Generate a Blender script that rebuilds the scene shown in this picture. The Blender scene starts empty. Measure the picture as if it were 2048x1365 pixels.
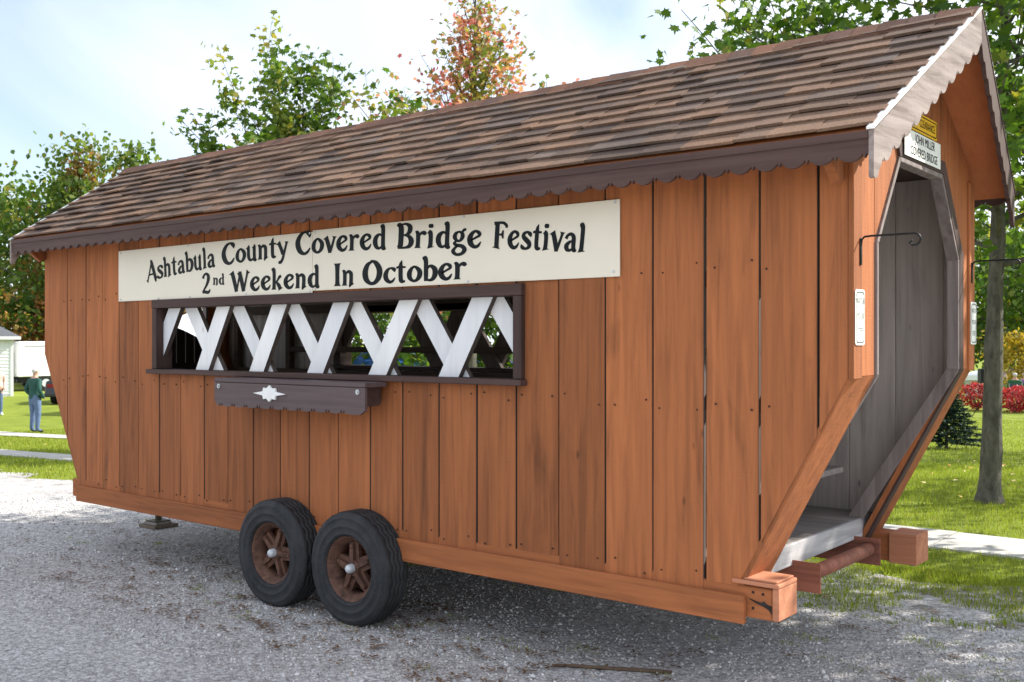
import bpy, bmesh, math, random
import numpy as np
from mathutils import Vector, Matrix
R = math.radians
random.seed(7)
sc = bpy.context.scene
COL = sc.collection

# ------------------------------------------------------------ camera, sky, sun, exposure
CAM = Vector((1.68, -4.49, 1.75)); YAW = R(38.6)
FW = Vector((-math.sin(YAW), math.cos(YAW), 0)); RT = Vector((math.cos(YAW), math.sin(YAW), 0))
cd = bpy.data.cameras.new('camera'); cam = bpy.data.objects.new('camera', cd); COL.objects.link(cam)
cam.location = CAM; cam.rotation_euler = (R(90), 0, YAW)
cd.sensor_width = 36; cd.lens = 2060 / 2048 * 36; cd.shift_y = 0.0012; cd.clip_start = .05; cd.clip_end = 2000
cd.dof.use_dof = True; cd.dof.focus_distance = 7.0; cd.dof.aperture_fstop = 5.6
sc.camera = cam

SUN_EL = R(38); SUN_AZ = math.atan2(.58, .815)          # azimuth from +Y towards +X
sun_dir = Vector((math.sin(SUN_AZ) * math.cos(SUN_EL), math.cos(SUN_AZ) * math.cos(SUN_EL), math.sin(SUN_EL)))
w = bpy.data.worlds.new('World'); sc.world = w; w.use_nodes = True
nt = w.node_tree; nt.nodes.clear()
wo = nt.nodes.new('ShaderNodeOutputWorld'); bg = nt.nodes.new('ShaderNodeBackground'); bg2 = nt.nodes.new('ShaderNodeBackground')
sky = nt.nodes.new('ShaderNodeTexSky'); sky.sky_type = 'NISHITA'; sky.sun_disc = False
sky.sun_elevation = SUN_EL; sky.sun_rotation = SUN_AZ; sky.air_density = 1.0; sky.dust_density = .4; sky.ozone_density = 1.7
bg.inputs[1].default_value = .105; nt.links.new(sky.outputs[0], bg.inputs[0])
bg2.inputs[0].default_value = (.89, .95, 1.06, 1); bg2.inputs[1].default_value = .78
tc = nt.nodes.new('ShaderNodeTexCoord'); mp = nt.nodes.new('ShaderNodeMapping')
mp.inputs['Location'].default_value = (4.08, -2.32, 4.11); mp.inputs['Scale'].default_value = (1, 1, 1.6); mp.inputs['Rotation'].default_value = (0, 0, R(-17))
ns = nt.nodes.new('ShaderNodeTexNoise'); ns.inputs['Scale'].default_value = 1.55; ns.inputs['Detail'].default_value = 7; ns.inputs['Roughness'].default_value = .5; ns.inputs['Distortion'].default_value = .5
rp = nt.nodes.new('ShaderNodeValToRGB'); rp.color_ramp.elements[0].position = .355; rp.color_ramp.elements[1].position = .545
rp.color_ramp.elements[0].color = (.16, .16, .16, 1)
mx = nt.nodes.new('ShaderNodeMixShader')
nt.links.new(tc.outputs['Generated'], mp.inputs[0]); nt.links.new(mp.outputs[0], ns.inputs['Vector']); nt.links.new(ns.outputs['Fac'], rp.inputs[0])
nt.links.new(rp.outputs[0], mx.inputs[0]); nt.links.new(bg.outputs[0], mx.inputs[1]); nt.links.new(bg2.outputs[0], mx.inputs[2]); nt.links.new(mx.outputs[0], wo.inputs[0])
sd = bpy.data.lights.new('sun', 'SUN'); sd.energy = 5.0; sd.angle = R(.5); sd.color = (1, .95, .86)
sun = bpy.data.objects.new('sun', sd); COL.objects.link(sun); sun.rotation_euler = (-sun_dir).to_track_quat('-Z', 'Y').to_euler(); sun.location = sun_dir * 60
vs = sc.view_settings; vs.view_transform = 'Standard'; vs.look = 'None'; vs.exposure = 0.93; vs.gamma = 1; vs.use_curve_mapping = False
sc.cycles.max_bounces = 5; sc.cycles.diffuse_bounces = 3; sc.cycles.transmission_bounces = 3; sc.cycles.use_denoising = True

# ------------------------------------------------------------ helpers
def tag(o, label=None, cat=None, group=None, kind=None):
    if label: o['label'] = label
    if cat: o['category'] = cat
    if group: o['group'] = group
    if kind: o['kind'] = kind
    return o
def empty(name, loc=(0, 0, 0), rz=0, parent=None):
    o = bpy.data.objects.new(name, None); COL.objects.link(o); o.location = loc; o.rotation_euler = (0, 0, rz); o.empty_display_size = .2
    if parent: o.parent = parent
    return o
def meshobj(name, v, f, mat, parent=None, smooth=False, mi=None):
    me = bpy.data.meshes.new(name); me.from_pydata([tuple(p) for p in v], [], f); me.update()
    return link(name, me, mat, parent, smooth, mi)
def link(name, me, mat, parent=None, smooth=False, mi=None):
    for m in (mat if isinstance(mat, (list, tuple)) else [mat]): me.materials.append(m)
    if mi is not None: me.polygons.foreach_set('material_index', mi)
    if smooth: me.polygons.foreach_set('use_smooth', [True] * len(me.polygons))
    o = bpy.data.objects.new(name, me); COL.objects.link(o)
    if parent: o.parent = parent
    return o
class MB:
    def __init__(s): s.v = []; s.f = []; s.m = []
    def add(s, v, f, m=0):
        n = len(s.v); s.v += [tuple(p) for p in v]; s.f += [tuple(i + n for i in q) for q in f]; s.m += [m] * len(f); return s
    def box(s, x0, x1, y0, y1, z0, z1, m=0):
        return s.add([(x0, y0, z0), (x1, y0, z0), (x1, y1, z0), (x0, y1, z0), (x0, y0, z1), (x1, y0, z1), (x1, y1, z1), (x0, y1, z1)],
                     [(0, 3, 2, 1), (4, 5, 6, 7), (0, 1, 5, 4), (1, 2, 6, 5), (2, 3, 7, 6), (3, 0, 4, 7)], m)
    def cbox(s, x0, x1, y0, y1, z0, z1, c=.004, m=0):            # chamfered box
        bm = bmesh.new(); bmesh.ops.create_cube(bm, size=1)
        for q in bm.verts: q.co = ((x0 + x1) / 2 + q.co.x * (x1 - x0), (y0 + y1) / 2 + q.co.y * (y1 - y0), (z0 + z1) / 2 + q.co.z * (z1 - z0))
        bmesh.ops.bevel(bm, geom=bm.edges[:], offset=c, segments=1, affect='EDGES')
        bm.verts.index_update(); r = s.add([q.co[:] for q in bm.verts], [[q.index for q in f.verts] for f in bm.faces], m); bm.free(); return r
    def prism(s, poly, ax, a, b, m=0, cham=0):
        # polygon (2D list) extruded along axis ax from a to b; cham insets the a end
        n = len(poly)
        def P(p, t): return {'x': (t, p[0], p[1]), 'y': (p[0], t, p[1]), 'z': (p[0], p[1], t)}[ax]
        cx = sum(p[0] for p in poly) / n; cy = sum(p[1] for p in poly) / n
        rings = [(poly, b)]
        if cham:
            rings.append((poly, a + cham * (1 if b > a else -1)))
            def ins(p):
                dx, dy = p[0] - cx, p[1] - cy
                return (p[0] - math.copysign(min(cham, abs(dx)), dx), p[1] - math.copysign(min(cham, abs(dy)), dy))
            rings.append(([ins(p) for p in poly], a))
        else: rings.append((poly, a))
        v = [P(p, t) for pl, t in rings for p in pl]; f = [tuple(range(n)), tuple(range((len(rings) - 1) * n, len(rings) * n))[::-1]]
        for k in range(len(rings) - 1):
            for i in range(n):
                j = (i + 1) % n; f.append((k * n + i, (k + 1) * n + i, (k + 1) * n + j, k * n + j))
        return s.add(v, f, m)
    def tube(s, pts, rad, n=8, m=0, cap=True):
        pts = [Vector(p) for p in pts]; v = []; f = []
        for i, p in enumerate(pts):
            d = (pts[min(i + 1, len(pts) - 1)] - pts[max(i - 1, 0)]).normalized()
            if i == 0:
                a = d.cross(Vector((0, 0, 1)))
                if a.length < .05: a = d.cross(Vector((1, 0, 0)))
            else: a = a - d * a.dot(d)                     # carry the frame along the path
            a.normalize(); b = d.cross(a); r = rad[i] if isinstance(rad, (list, tuple)) else rad
            v += [p + (a * math.cos(2 * math.pi * k / n) + b * math.sin(2 * math.pi * k / n)) * r for k in range(n)]
        for i in range(len(pts) - 1):
            for k in range(n): f.append((i * n + k, i * n + (k + 1) % n, (i + 1) * n + (k + 1) % n, (i + 1) * n + k))
        if cap: f.append(tuple(range(n))[::-1]); f.append(tuple(range((len(pts) - 1) * n, len(pts) * n)))
        return s.add(v, f, m)
    def sphere(s, c, r, nu=10, nv=7, m=0):
        rx, ry, rz = r if isinstance(r, (list, tuple)) else (r, r, r); v = [(c[0], c[1], c[2] + rz)]
        for j in range(1, nv):
            for i in range(nu):
                a = math.pi * j / nv; b = 2 * math.pi * i / nu
                v.append((c[0] + rx * math.sin(a) * math.cos(b), c[1] + ry * math.sin(a) * math.sin(b), c[2] + rz * math.cos(a)))
        v.append((c[0], c[1], c[2] - rz)); f = []
        for i in range(nu): f.append((0, 1 + i, 1 + (i + 1) % nu))
        for j in range(nv - 2):
            for i in range(nu): f.append((1 + j * nu + i, 1 + (j + 1) * nu + i, 1 + (j + 1) * nu + (i + 1) % nu, 1 + j * nu + (i + 1) % nu))
        e = len(v) - 1
        for i in range(nu): f.append((e, 1 + (nv - 2) * nu + (i + 1) % nu, 1 + (nv - 2) * nu + i))
        return s.add(v, f, m)
    def build(s, name, mat, parent=None, smooth=False):
        return meshobj(name, s.v, s.f, mat, parent, smooth, s.m)
def clip(poly, a, b, c):                                   # keep a*x+b*y<=c
    out = []
    for i in range(len(poly)):
        p, q = poly[i], poly[(i + 1) % len(poly)]; dp = a * p[0] + b * p[1] - c; dq = a * q[0] + b * q[1] - c
        if dp <= 0: out.append(p)
        if dp * dq < 0: t = dp / (dp - dq); out.append((p[0] + t * (q[0] - p[0]), p[1] + t * (q[1] - p[1])))
    return out
def clip_convex(poly, outline):                            # outline counter-clockwise
    for i in range(len(outline)):
        p, q = outline[i], outline[(i + 1) % len(outline)]; nx, ny = q[1] - p[1], -(q[0] - p[0])
        poly = clip(poly, nx, ny, nx * p[0] + ny * p[1])
        if len(poly) < 3: return []
    return poly

# ------------------------------------------------------------ materials
def newmat(name):
    m = bpy.data.materials.new(name); m.use_nodes = True; return m, m.node_tree, m.node_tree.nodes['Principled BSDF']
def N(t, kind, **k):
    n = t.nodes.new('ShaderNode' + kind)
    for a, b in k.items():
        if a in n.inputs.keys() if hasattr(n.inputs, 'keys') else False: n.inputs[a].default_value = b
        else: setattr(n, a, b)
    return n
def ramp(t, src, stops):
    r = t.nodes.new('ShaderNodeValToRGB'); e = r.color_ramp.elements
    while len(e) < len(stops): e.new(.5)
    for el, (p, c) in zip(e, stops): el.position = p; el.color = (*c, 1) if len(c) == 3 else c
    t.links.new(src, r.inputs[0]); return r.outputs[0]
def mix(t, fac, a, b, mode='MIX'):
    n = t.nodes.new('ShaderNodeMix'); n.data_type = 'RGBA'; n.blend_type = mode
    for s, val in ((n.inputs[0], fac), (n.inputs[6], a), (n.inputs[7], b)):
        if isinstance(val, (int, float)): s.default_value = val
        elif isinstance(val, tuple): s.default_value = (*val, 1) if len(val) == 3 else val
        else: t.links.new(val, s)
    return n.outputs[2]
def noise(t, vec, scale, detail=4, rough=.55, dist=0):
    n = t.nodes.new('ShaderNodeTexNoise'); n.inputs['Scale'].default_value = scale; n.inputs['Detail'].default_value = detail; n.inputs['Roughness'].default_value = rough; n.inputs['Distortion'].default_value = dist
    t.links.new(vec, n.inputs['Vector']); return n.outputs['Fac']
def mapping(t, vec, scale):
    n = t.nodes.new('ShaderNodeMapping'); n.inputs['Scale'].default_value = scale; t.links.new(vec, n.inputs['Vector']); return n.outputs[0]
def objpos(t):                                             # position shifted by a random amount per object
    g = t.nodes.new('ShaderNodeNewGeometry'); oi = t.nodes.new('ShaderNodeObjectInfo')
    mu = t.nodes.new('ShaderNodeMath'); mu.operation = 'MULTIPLY'; mu.inputs[1].default_value = 71.3; t.links.new(oi.outputs['Random'], mu.inputs[0])
    ad = t.nodes.new('ShaderNodeVectorMath'); ad.operation = 'ADD'; t.links.new(g.outputs['Position'], ad.inputs[0]); t.links.new(mu.outputs[0], ad.inputs[1])
    return ad.outputs[0], oi.outputs['Random'], g
def bump(t, b, h, strength=.3, dist=.01):
    n = t.nodes.new('ShaderNodeBump'); n.inputs['Strength'].default_value = strength; n.inputs['Distance'].default_value = dist
    t.links.new(h, n.inputs['Height']); t.links.new(n.outputs[0], b.inputs['Normal'])
def plain(name, c, rough=.6, metal=0, var=.12, scale=9, spec=.3):
    m, t, b = newmat(name); p, rnd, g = objpos(t); f = noise(t, p, scale, 5)
    col = ramp(t, f, [(.3, tuple(x * (1 - var) for x in c)), (.7, tuple(min(1, x * (1 + var)) for x in c))])
    t.links.new(col, b.inputs['Base Color']); b.inputs['Roughness'].default_value = rough; b.inputs['Metallic'].default_value = metal; b.inputs['Specular IOR Level'].default_value = spec
    return m
def wood(name, dark, light, ax='z', stain=.5, grain=1.0, rough=.78, varr=.16, stainc=(.03, .015, .01), saw=.35):
    m, t, b = newmat(name); p, rnd, g = objpos(t)
    k = {'x': (1.3, 24, 24), 'y': (24, 1.3, 24), 'z': (24, 24, 1.3)}[ax]
    k2 = {'x': (.8, 5, 5), 'y': (5, .8, 5), 'z': (5, 5, .8)}[ax]
    k3 = {'x': (150, 9, 9), 'y': (9, 150, 9), 'z': (9, 9, 150)}[ax]
    n1 = noise(t, mapping(t, p, k), 1, 5, .6, .6); n2 = noise(t, mapping(t, p, k2), 1, 4, .6, .8); n3 = noise(t, mapping(t, p, k3), 1, 2)
    n4 = noise(t, p, 38, 3)
    col = ramp(t, n1, [(.28, dark), (.50, tuple(x * .35 + y * .65 for x, y in zip(dark, light))), (.66, light)])
    big = ramp(t, noise(t, mapping(t, p, tuple(q * .35 for q in k2)), 1, 3), [(.3, (.86, .86, .88)), (.7, (1.1, 1.08, 1.05))])
    col = mix(t, 1.0, col, big, 'MULTIPLY')
    st = ramp(t, n2, [(.57, (0, 0, 0)), (.80, (stain, stain, stain))])
    n5 = ramp(t, n1, [(.35, (1, 1, 1)), (.7, (.35, .35, .35))])
    st = mix(t, 1.0, st, n5, 'MULTIPLY')
    col = mix(t, st, col, stainc)
    # nail and knot specks
    vor = t.nodes.new('ShaderNodeTexVoronoi'); vor.inputs['Scale'].default_value = 1; t.links.new(mapping(t, p, {'x': (3.2, 9, 9), 'y': (9, 3.2, 9), 'z': (9, 9, 3.2)}[ax]), vor.inputs['Vector'])
    kn = ramp(t, vor.outputs['Distance'], [(.03, (.6, .6, .6)), (.10, (0, 0, 0))])
    pick = ramp(t, vor.outputs['Color'], [(.62, (0, 0, 0)), (.66, (1, 1, 1))])
    col = mix(t, mix(t, 1.0, kn, pick, 'MULTIPLY'), col, stainc)
    va = ramp(t, rnd, [(0, (1 - varr,) * 3), (1, (1 + varr,) * 3)])
    col = mix(t, 1.0, col, va, 'MULTIPLY')
    t.links.new(col, b.inputs['Base Color']); b.inputs['Roughness'].default_value = rough; b.inputs['Specular IOR Level'].default_value = .25
    h = mix(t, saw, n1, n3); h = mix(t, .25, h, n4)
    bump(t, b, h, .45 * grain, .006)
    return m
ORANGE_D, ORANGE_L = (.235, .082, .032), (.40, .138, .050)
M = {}
M['orange'] = wood('orange_stained_board', ORANGE_D, ORANGE_L, 'z', .7, 1.2, varr=.2)
M['orange_x'] = wood('orange_stained_rail', ORANGE_D, ORANGE_L, 'x', .45)
M['orange_y'] = wood('orange_stained_soffit', (.36, .115, .042), (.43, .145, .055), 'y', .15)
M['orange_end'] = wood('orange_end_grain', (.42, .165, .085), (.58, .25, .14), 'x', .35, 1.4)
M['brown_x'] = wood('brown_painted_trim', (.05, .028, .024), (.085, .05, .044), 'x', .3, .6, .65)
M['brown_z'] = wood('brown_painted_jamb', (.045, .026, .023), (.075, .045, .04), 'z', .3, .6, .65)
M['planter'] = wood('plum_brown_paint', (.085, .058, .06), (.12, .085, .088), 'x', .1, .4, .5, .04, saw=.1)
M['grey'] = wood('weathered_grey_board', (.39, .345, .315), (.55, .485, .445), 'z', .55, 1.0, .85, .12, (.05, .04, .038))
M['grey_x'] = wood('weathered_floor_board', (.16, .14, .13), (.32, .28, .26), 'x', .5, 1.0, .85, .12, (.06, .05, .045))
M['grey_y'] = wood('weathered_floor_edge', (.30, .29, .29), (.52, .5, .5), 'y', .8, 1.3, .85, .05, (.10, .07, .05))
M['barge'] = wood('sun_bleached_bargeboard', (.15, .115, .10), (.36, .30, .28), 'y', .5, 1.5, .85, .05, (.10, .06, .05))
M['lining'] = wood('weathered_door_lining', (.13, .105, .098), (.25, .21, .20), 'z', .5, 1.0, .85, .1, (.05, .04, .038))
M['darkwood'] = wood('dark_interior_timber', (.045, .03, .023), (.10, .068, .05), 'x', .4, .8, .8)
M['gate'] = wood('dark_gate_picket', (.018, .009, .007), (.035, .018, .012), 'z', .3, .8, .7)
M['white'] = wood('white_painted_slat', (.78, .78, .79), (.85, .85, .86), 'z', .30, .3, .6, .03, (.30, .28, .26), saw=.15)
M['slat_edge'] = wood('bare_slat_edge', (.07, .055, .048), (.13, .10, .09), 'z', .3, .8)
M['drip'] = plain('white_drip_edge', (.82, .82, .80), .35, 0, .04)
M['cream'] = plain('cream_sign_panel', (.76, .69, .57), .35, 0, .03, 2.0, .4)
M['ink'] = plain('black_sign_lettering', (.006, .008, .010), .45, 0, .1, 5, .15)
M['signwhite'] = plain('white_sign_enamel', (.80, .81, .76), .4, 0, .03, 6)
M['signyellow'] = plain('yellow_sign_enamel', (.72, .42, .02), .4, 0, .05, 6)
M['faded'] = plain('faded_sign_print', (.10, .11, .10), .6, 0, .3, 30)
M['iron'] = plain('black_wrought_iron', (.02, .02, .022), .45, .6, .3, 30)
M['zinc'] = plain('zinc_bolt_head', (.55, .56, .58), .4, .6, .1, 20)
M['rust'] = wood('rust_painted_steel', (.15, .055, .035), (.30, .115, .075), 'x', .5, .5, .6, .08, (.06, .02, .015))
M['rim'] = wood('rusty_wheel_steel', (.045, .024, .017), (.15, .075, .052), 'y', .7, .5, .7, .06, (.03, .015, .012))
M['dark'] = plain('dark_underside', (.02, .018, .017), .9)
M['hub'] = plain('pale_hub_cap', (.55, .57, .60), .4, .2, .12, 30)
def mat_tyre():
    m, t, b = newmat('worn_black_rubber'); p, rnd, g = objpos(t)
    c = ramp(t, noise(t, p, 7, 6, .65), [(.3, (.014, .015, .017)), (.75, (.040, .041, .044))])
    d = ramp(t, noise(t, p, 60, 3), [(.5, (0, 0, 0)), (.8, (.25, .25, .25))]); c = mix(t, d, c, (.11, .105, .10))
    t.links.new(c, b.inputs['Base Color']); b.inputs['Roughness'].default_value = .72; b.inputs['Specular IOR Level'].default_value = .3
    bump(t, b, noise(t, p, 90, 3), .15, .004); return m
M['tyre'] = mat_tyre()
def mat_shingle(name, tint=(1, 1, 1)):
    m, t, b = newmat(name); p, rnd, g = objpos(t)
    ad = t.nodes.new('ShaderNodeMath'); t.links.new(rnd, ad.inputs[0]); t.links.new(g.outputs['Random Per Island'], ad.inputs[1]); fr = t.nodes.new('ShaderNodeMath'); fr.operation = 'FRACT'; t.links.new(ad.outputs[0], fr.inputs[0])
    c = ramp(t, fr.outputs[0], [(0, (.092, .064, .052)), (.2, (.105, .074, .060)), (.28, (.165, .108, .078)), (.55, (.15, .10, .075)), (.62, (.195, .125, .088)), (.85, (.185, .112, .076)), (.9, (.125, .095, .082)), (1, (.135, .102, .088))])
    gr = ramp(t, noise(t, p, 170, 2, .7), [(.3, (.55, .55, .55)), (.7, (1.55, 1.5, 1.45))]); c = mix(t, 1, c, gr, 'MULTIPLY')
    bl = ramp(t, noise(t, g.outputs['Position'], 2.2, 5, .6), [(.32, (.72, .72, .74)), (.7, (1.22, 1.2, 1.16))]); c = mix(t, 1, c, bl, 'MULTIPLY')
    c = mix(t, 1, c, tint, 'MULTIPLY')
    t.links.new(c, b.inputs['Base Color']); b.inputs['Roughness'].default_value = .92; b.inputs['Specular IOR Level'].default_value = .2
    bump(t, b, noise(t, p, 240, 2, .7), .6, .003); return m
M['shingle'] = mat_shingle('brown_asphalt_shingle'); M['ridge'] = mat_shingle('ridge_cap_shingle', (1.0, .78, .72))

# ------------------------------------------------------------ ground
def gz(x, y):
    d = (x - CAM.x) * FW.x + (y - CAM.y) * FW.y
    t = min(1, max(0, (d - 10) / 17)); return -.66 * (t * t * (3 - 2 * t) * .5 + t * .5)
def sheet(name, xs, ys, off, mat, zf=gz):
    v = [(x, y, zf(x, y) + off) for y in ys for x in xs]; n = len(xs)
    f = [(j * n + i, j * n + i + 1, (j + 1) * n + i + 1, (j + 1) * n + i) for j in range(len(ys) - 1) for i in range(n - 1)]
    return meshobj(name, v, f, mat, None, True)
def mat_lawn():
    m, t, b = newmat('mown_lawn'); g = t.nodes.new('ShaderNodeNewGeometry'); p = g.outputs['Position']
    c = ramp(t, noise(t, p, 1.1, 5, .6), [(.3, (.155, .20, .026)), (.7, (.25, .30, .042))])
    c2 = ramp(t, noise(t, p, 45, 3, .7), [(.3, (.5, .5, .5)), (.7, (1.4, 1.4, 1.4))]); c = mix(t, 1, c, c2, 'MULTIPLY')
    t.links.new(c, b.inputs['Base Color']); b.inputs['Roughness'].default_value = .9; b.inputs['Specular IOR Level'].default_value = .1
    bump(t, b, noise(t, p, 60, 4, .7), .8, .03); return m
def mat_gravel():
    m, t, b = newmat('limestone_gravel'); g = t.nodes.new('ShaderNodeNewGeometry'); p = g.outputs['Position']
    def vor(s):
        v = t.nodes.new('ShaderNodeTexVoronoi'); v.inputs['Scale'].default_value = s; v.inputs['Randomness'].default_value = 1; t.links.new(p, v.inputs['Vector']); return v
    v1, v2, v3 = vor(34), vor(75), vor(17)
    stones = [(0, (.24, .23, .23)), (.3, (.42, .405, .395)), (.6, (.55, .53, .515)), (.85, (.70, .69, .68)), (1, (.42, .35, .29))]
    c = mix(t, .5, ramp(t, v1.outputs['Color'], stones), ramp(t, v2.outputs['Color'], stones))
    lg = ramp(t, v3.outputs['Color'], [(.86, (0, 0, 0)), (.9, (.5, .5, .5))]); c = mix(t, lg, c, (.50, .49, .48))
    e = ramp(t, v1.outputs['Distance'], [(.35, (1, 1, 1)), (.75, (.68, .67, .66))]); c = mix(t, 1, c, e, 'MULTIPLY')
    big = ramp(t, noise(t, p, .9, 5, .6), [(.3, (.88, .87, .87)), (.7, (1.14, 1.14, 1.15))]); c = mix(t, 1, c, big, 'MULTIPLY')
    # soil and moss scuffs, more of them towards the lawn
    sx = t.nodes.new('ShaderNodeSeparateXYZ'); t.links.new(p, sx.inputs[0])
    mr = t.nodes.new('ShaderNodeMapRange'); mr.inputs[1].default_value = .6; mr.inputs[2].default_value = 3.5; mr.inputs[3].default_value = -.12; mr.inputs[4].default_value = .30; t.links.new(sx.outputs[1], mr.inputs[0])
    ad = t.nodes.new('ShaderNodeMath'); t.links.new(noise(t, p, 3.3, 6, .68), ad.inputs[0]); t.links.new(mr.outputs[0], ad.inputs[1])
    dirt = ramp(t, ad.outputs[0], [(.62, (0, 0, 0)), (.80, (.7, .7, .7))]); c = mix(t, dirt, c, (.10, .082, .05))
    t.links.new(c, b.inputs['Base Color']); b.inputs['Roughness'].default_value = .88; b.inputs['Specular IOR Level'].default_value = .25
    h = mix(t, .5, v1.outputs['Distance'], v2.outputs['Distance']); iv = t.nodes.new('ShaderNodeInvert'); t.links.new(h, iv.inputs['Color'])
    bump(t, b, iv.outputs[0], 1.0, .016); return m
def mat_concrete():
    m, t, b = newmat('pale_concrete'); g = t.nodes.new('ShaderNodeNewGeometry'); p = g.outputs['Position']
    c = ramp(t, noise(t, p, 3, 6, .65), [(.3, (.36, .34, .31)), (.7, (.50, .48, .44))]); c2 = ramp(t, noise(t, p, 120, 2), [(.3, (.85, .85, .85)), (.7, (1.1, 1.1, 1.1))])
    t.links.new(mix(t, 1, c, c2, 'MULTIPLY'), b.inputs['Base Color']); b.inputs['Roughness'].default_value = .9; bump(t, b, noise(t, p, 150, 3), .3, .004); return m
M['lawn'] = mat_lawn(); M['gravel'] = mat_gravel(); M['concrete'] = mat_concrete()
def span(a, b, s): n = max(1, round((b - a) / s)); return [a + (b - a) * i / n for i in range(n + 1)]
xs = [-700, -400, -200, -120] + span(-80, 40, 1.5) + [80, 200, 400, 700]; ys = [-300, -100, -40] + span(-20, 100, 1.5) + [160, 300, 600, 900]
tag(sheet('ground', xs, ys, 0, M['lawn']), kind='structure')
# gravel with a ragged far edge
gxs = span(-40, 14, .3); rr = random.Random(3)
gv = []; gf = []; yrows = [-26, -14, -8, -4, -2, -1, 0, 1, 2]
edge = [2.75 + .18 * math.sin(x * 1.7) + .13 * math.sin(x * 4.3 + 1) + rr.uniform(-.1, .1) + .75 * max(0, min(1, (x + 5) / 3)) for x in gxs]
for j, y in enumerate(yrows + [None]):
    for i, x in enumerate(gxs):
        yy = edge[i] if y is None else y; gv.append((x, yy, gz(x, yy) + .006))
n = len(gxs)
for j in range(len(yrows)):
    for i in range(n - 1): gf.append((j * n + i, j * n + i + 1, (j + 1) * n + i + 1, (j + 1) * n + i))
tag(meshobj('gravel_drive', gv, gf, M['gravel'], None, True), kind='structure')
# concrete slab walk: real slabs with joints
walk = empty('sidewalk'); tag(walk, kind='structure')
x = -34.0
while x < 12:
    L = 1.5; b = MB(); x1 = x + L - .012; y0, y1 = 4.55, 5.40
    zz = [gz(x, y0), gz(x1, y0), gz(x1, y1), gz(x, y1)]; k = rr.uniform(-.003, .003)
    lo = [(x, y0, zz[0] - .05), (x1, y0, zz[1] - .05), (x1, y1, zz[2] - .05), (x, y1, zz[3] - .05)]
    hi = [(px, py, pz + .07 + k) for px, py, pz in lo]
    b.add(lo + hi, [(4, 5, 6, 7), (0, 1, 5, 4), (1, 2, 6, 5), (2, 3, 7, 6), (3, 0, 4, 7)]); b.build('slab', M['concrete'], walk); x += L
# garden path further off, running across the lawn
pv = []; pf = []
for i in range(31):
    t_ = i / 30; x = -40 + 34 * t_; yc = 3.6 + 6.1 * t_
    for s in (0, 1): pv.append((x, yc + s * .9 + 1.6, gz(x, yc + s * .9 + 1.6) + .02))
pf = [(2 * i, 2 * i + 2, 2 * i + 3, 2 * i + 1) for i in range(30)]
tag(meshobj('path', pv, pf, M['concrete'], None, True), kind='structure')

# ------------------------------------------------------------ the covered-bridge trailer
W = 1.94; XL = -7.13
TR = empty('covered_bridge_trailer', (0, 0, 0))
tag(TR, 'orange board covered bridge built on a trailer with brown shingled roof', 'trailer')
KN, KF = 1.595, 1.64
outline = [(-6.46, .44), (-.617, .44), (0, KN), (0, 2.74), (XL, 2.74), (XL, KF)]
seams = [XL, -6.744, -6.451, -6.186, -5.938, -5.656, -5.366, -5.088, -4.792, -4.509, -4.217, -3.923, -3.624, -3.34, -3.043, -2.758, -2.457, -2.165, -1.879, -1.584, -1.285, -1.0, -.709, -.422, -.139, 0.0]
WX0, WX1, WZ0, WZ1 = -5.36, -1.875, 1.545, 2.01           # window opening
def side_wall(y_out, y_in, mat, framey, xr=0):
    fr = MB()                                              # nailers and studs behind the boards
    a, b_ = sorted(framey)
    for z in (.60, 1.46, 2.06, 2.62): fr.box(-6.4 if z < 1 else XL + .05, min(xr - .05, -.66) if z < 1 else xr - (.22 if z < 1.6 else .05), a, b_, z - .04, z + .04)
    for x in (-6.9, -6.1, -5.42, -1.82) + ((-.95, -.12) if xr == 0 else ()): fr.box(x - .03, x + .03, a + .003, b_ - .003, 1.50, 2.58)
    wall = fr.build('wall_frame', M['darkwood'], TR)
    for i in range(len(seams) - 1):
        g = random.choice((.004, .0045, .005, .006)) if seams[i] < -1.2 else random.choice((.005, .006, .007))
        if xr: g = .0003
        x0, x1 = seams[i] + (g if i else 0), seams[i + 1] - (g if i < len(seams) - 2 else 0)
        lean = 0 if xr else random.uniform(-.003, .003)
        poly = clip_convex([(x0, .44), (x1 - lean, .44), (x1, 2.74), (x0 + lean, 2.74)], outline)
        if len(poly) < 3: continue
        pieces = [poly]
        if x0 > WX0 - .05 and x1 < WX1 + .05: pieces = [clip(poly, 0, 1, WZ0 - .02), clip(poly, 0, -1, -(WZ1 + .02))]
        dy = random.uniform(-.004, .004)
        for p in pieces:
            if len(p) >= 3: b = MB(); b.prism(p, 'y', *((y_in, y_out + dy) if xr else (y_out + dy, y_in)), 0, .007 if xr else .004)
            if len(p) >= 3:
                n_ = len(p); b.m[0] = 1; b.m[2:2 + n_] = [1] * n_; b.build('plank', [mat, M['grey'] if xr else M['slat_edge']], wall)
    return wall
side_wall(0.0, .028, M['orange'], (.03, .09))
nl = MB(); rn = random.Random(4)
for a_, c_ in zip(seams, seams[1:]):
    for z_ in (.61, 1.45, 2.12):
        for x_ in (a_ + .05, c_ - .05):
            if -6.3 < x_ < -.7 or (z_ > 1.2 and XL + .2 < x_ < -.2):
                if z_ > 2 and -5.95 < x_ < -1.18: continue
                x_ += rn.uniform(-.015, .015); z2 = z_ + rn.uniform(-.03, .03); nl.tube([(x_, -.0005, z2), (x_, -.0058, z2)], .0052, 6)
nlo = nl.build('nail_heads', plain('rusty_nail_head', (.045, .022, .016), .8, 0, .3, 60), TR); tag(nlo, kind='stuff')
side_wall(W - .012, W - .04, M['grey'], (W - .045, W - .11), -1.75)
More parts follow.
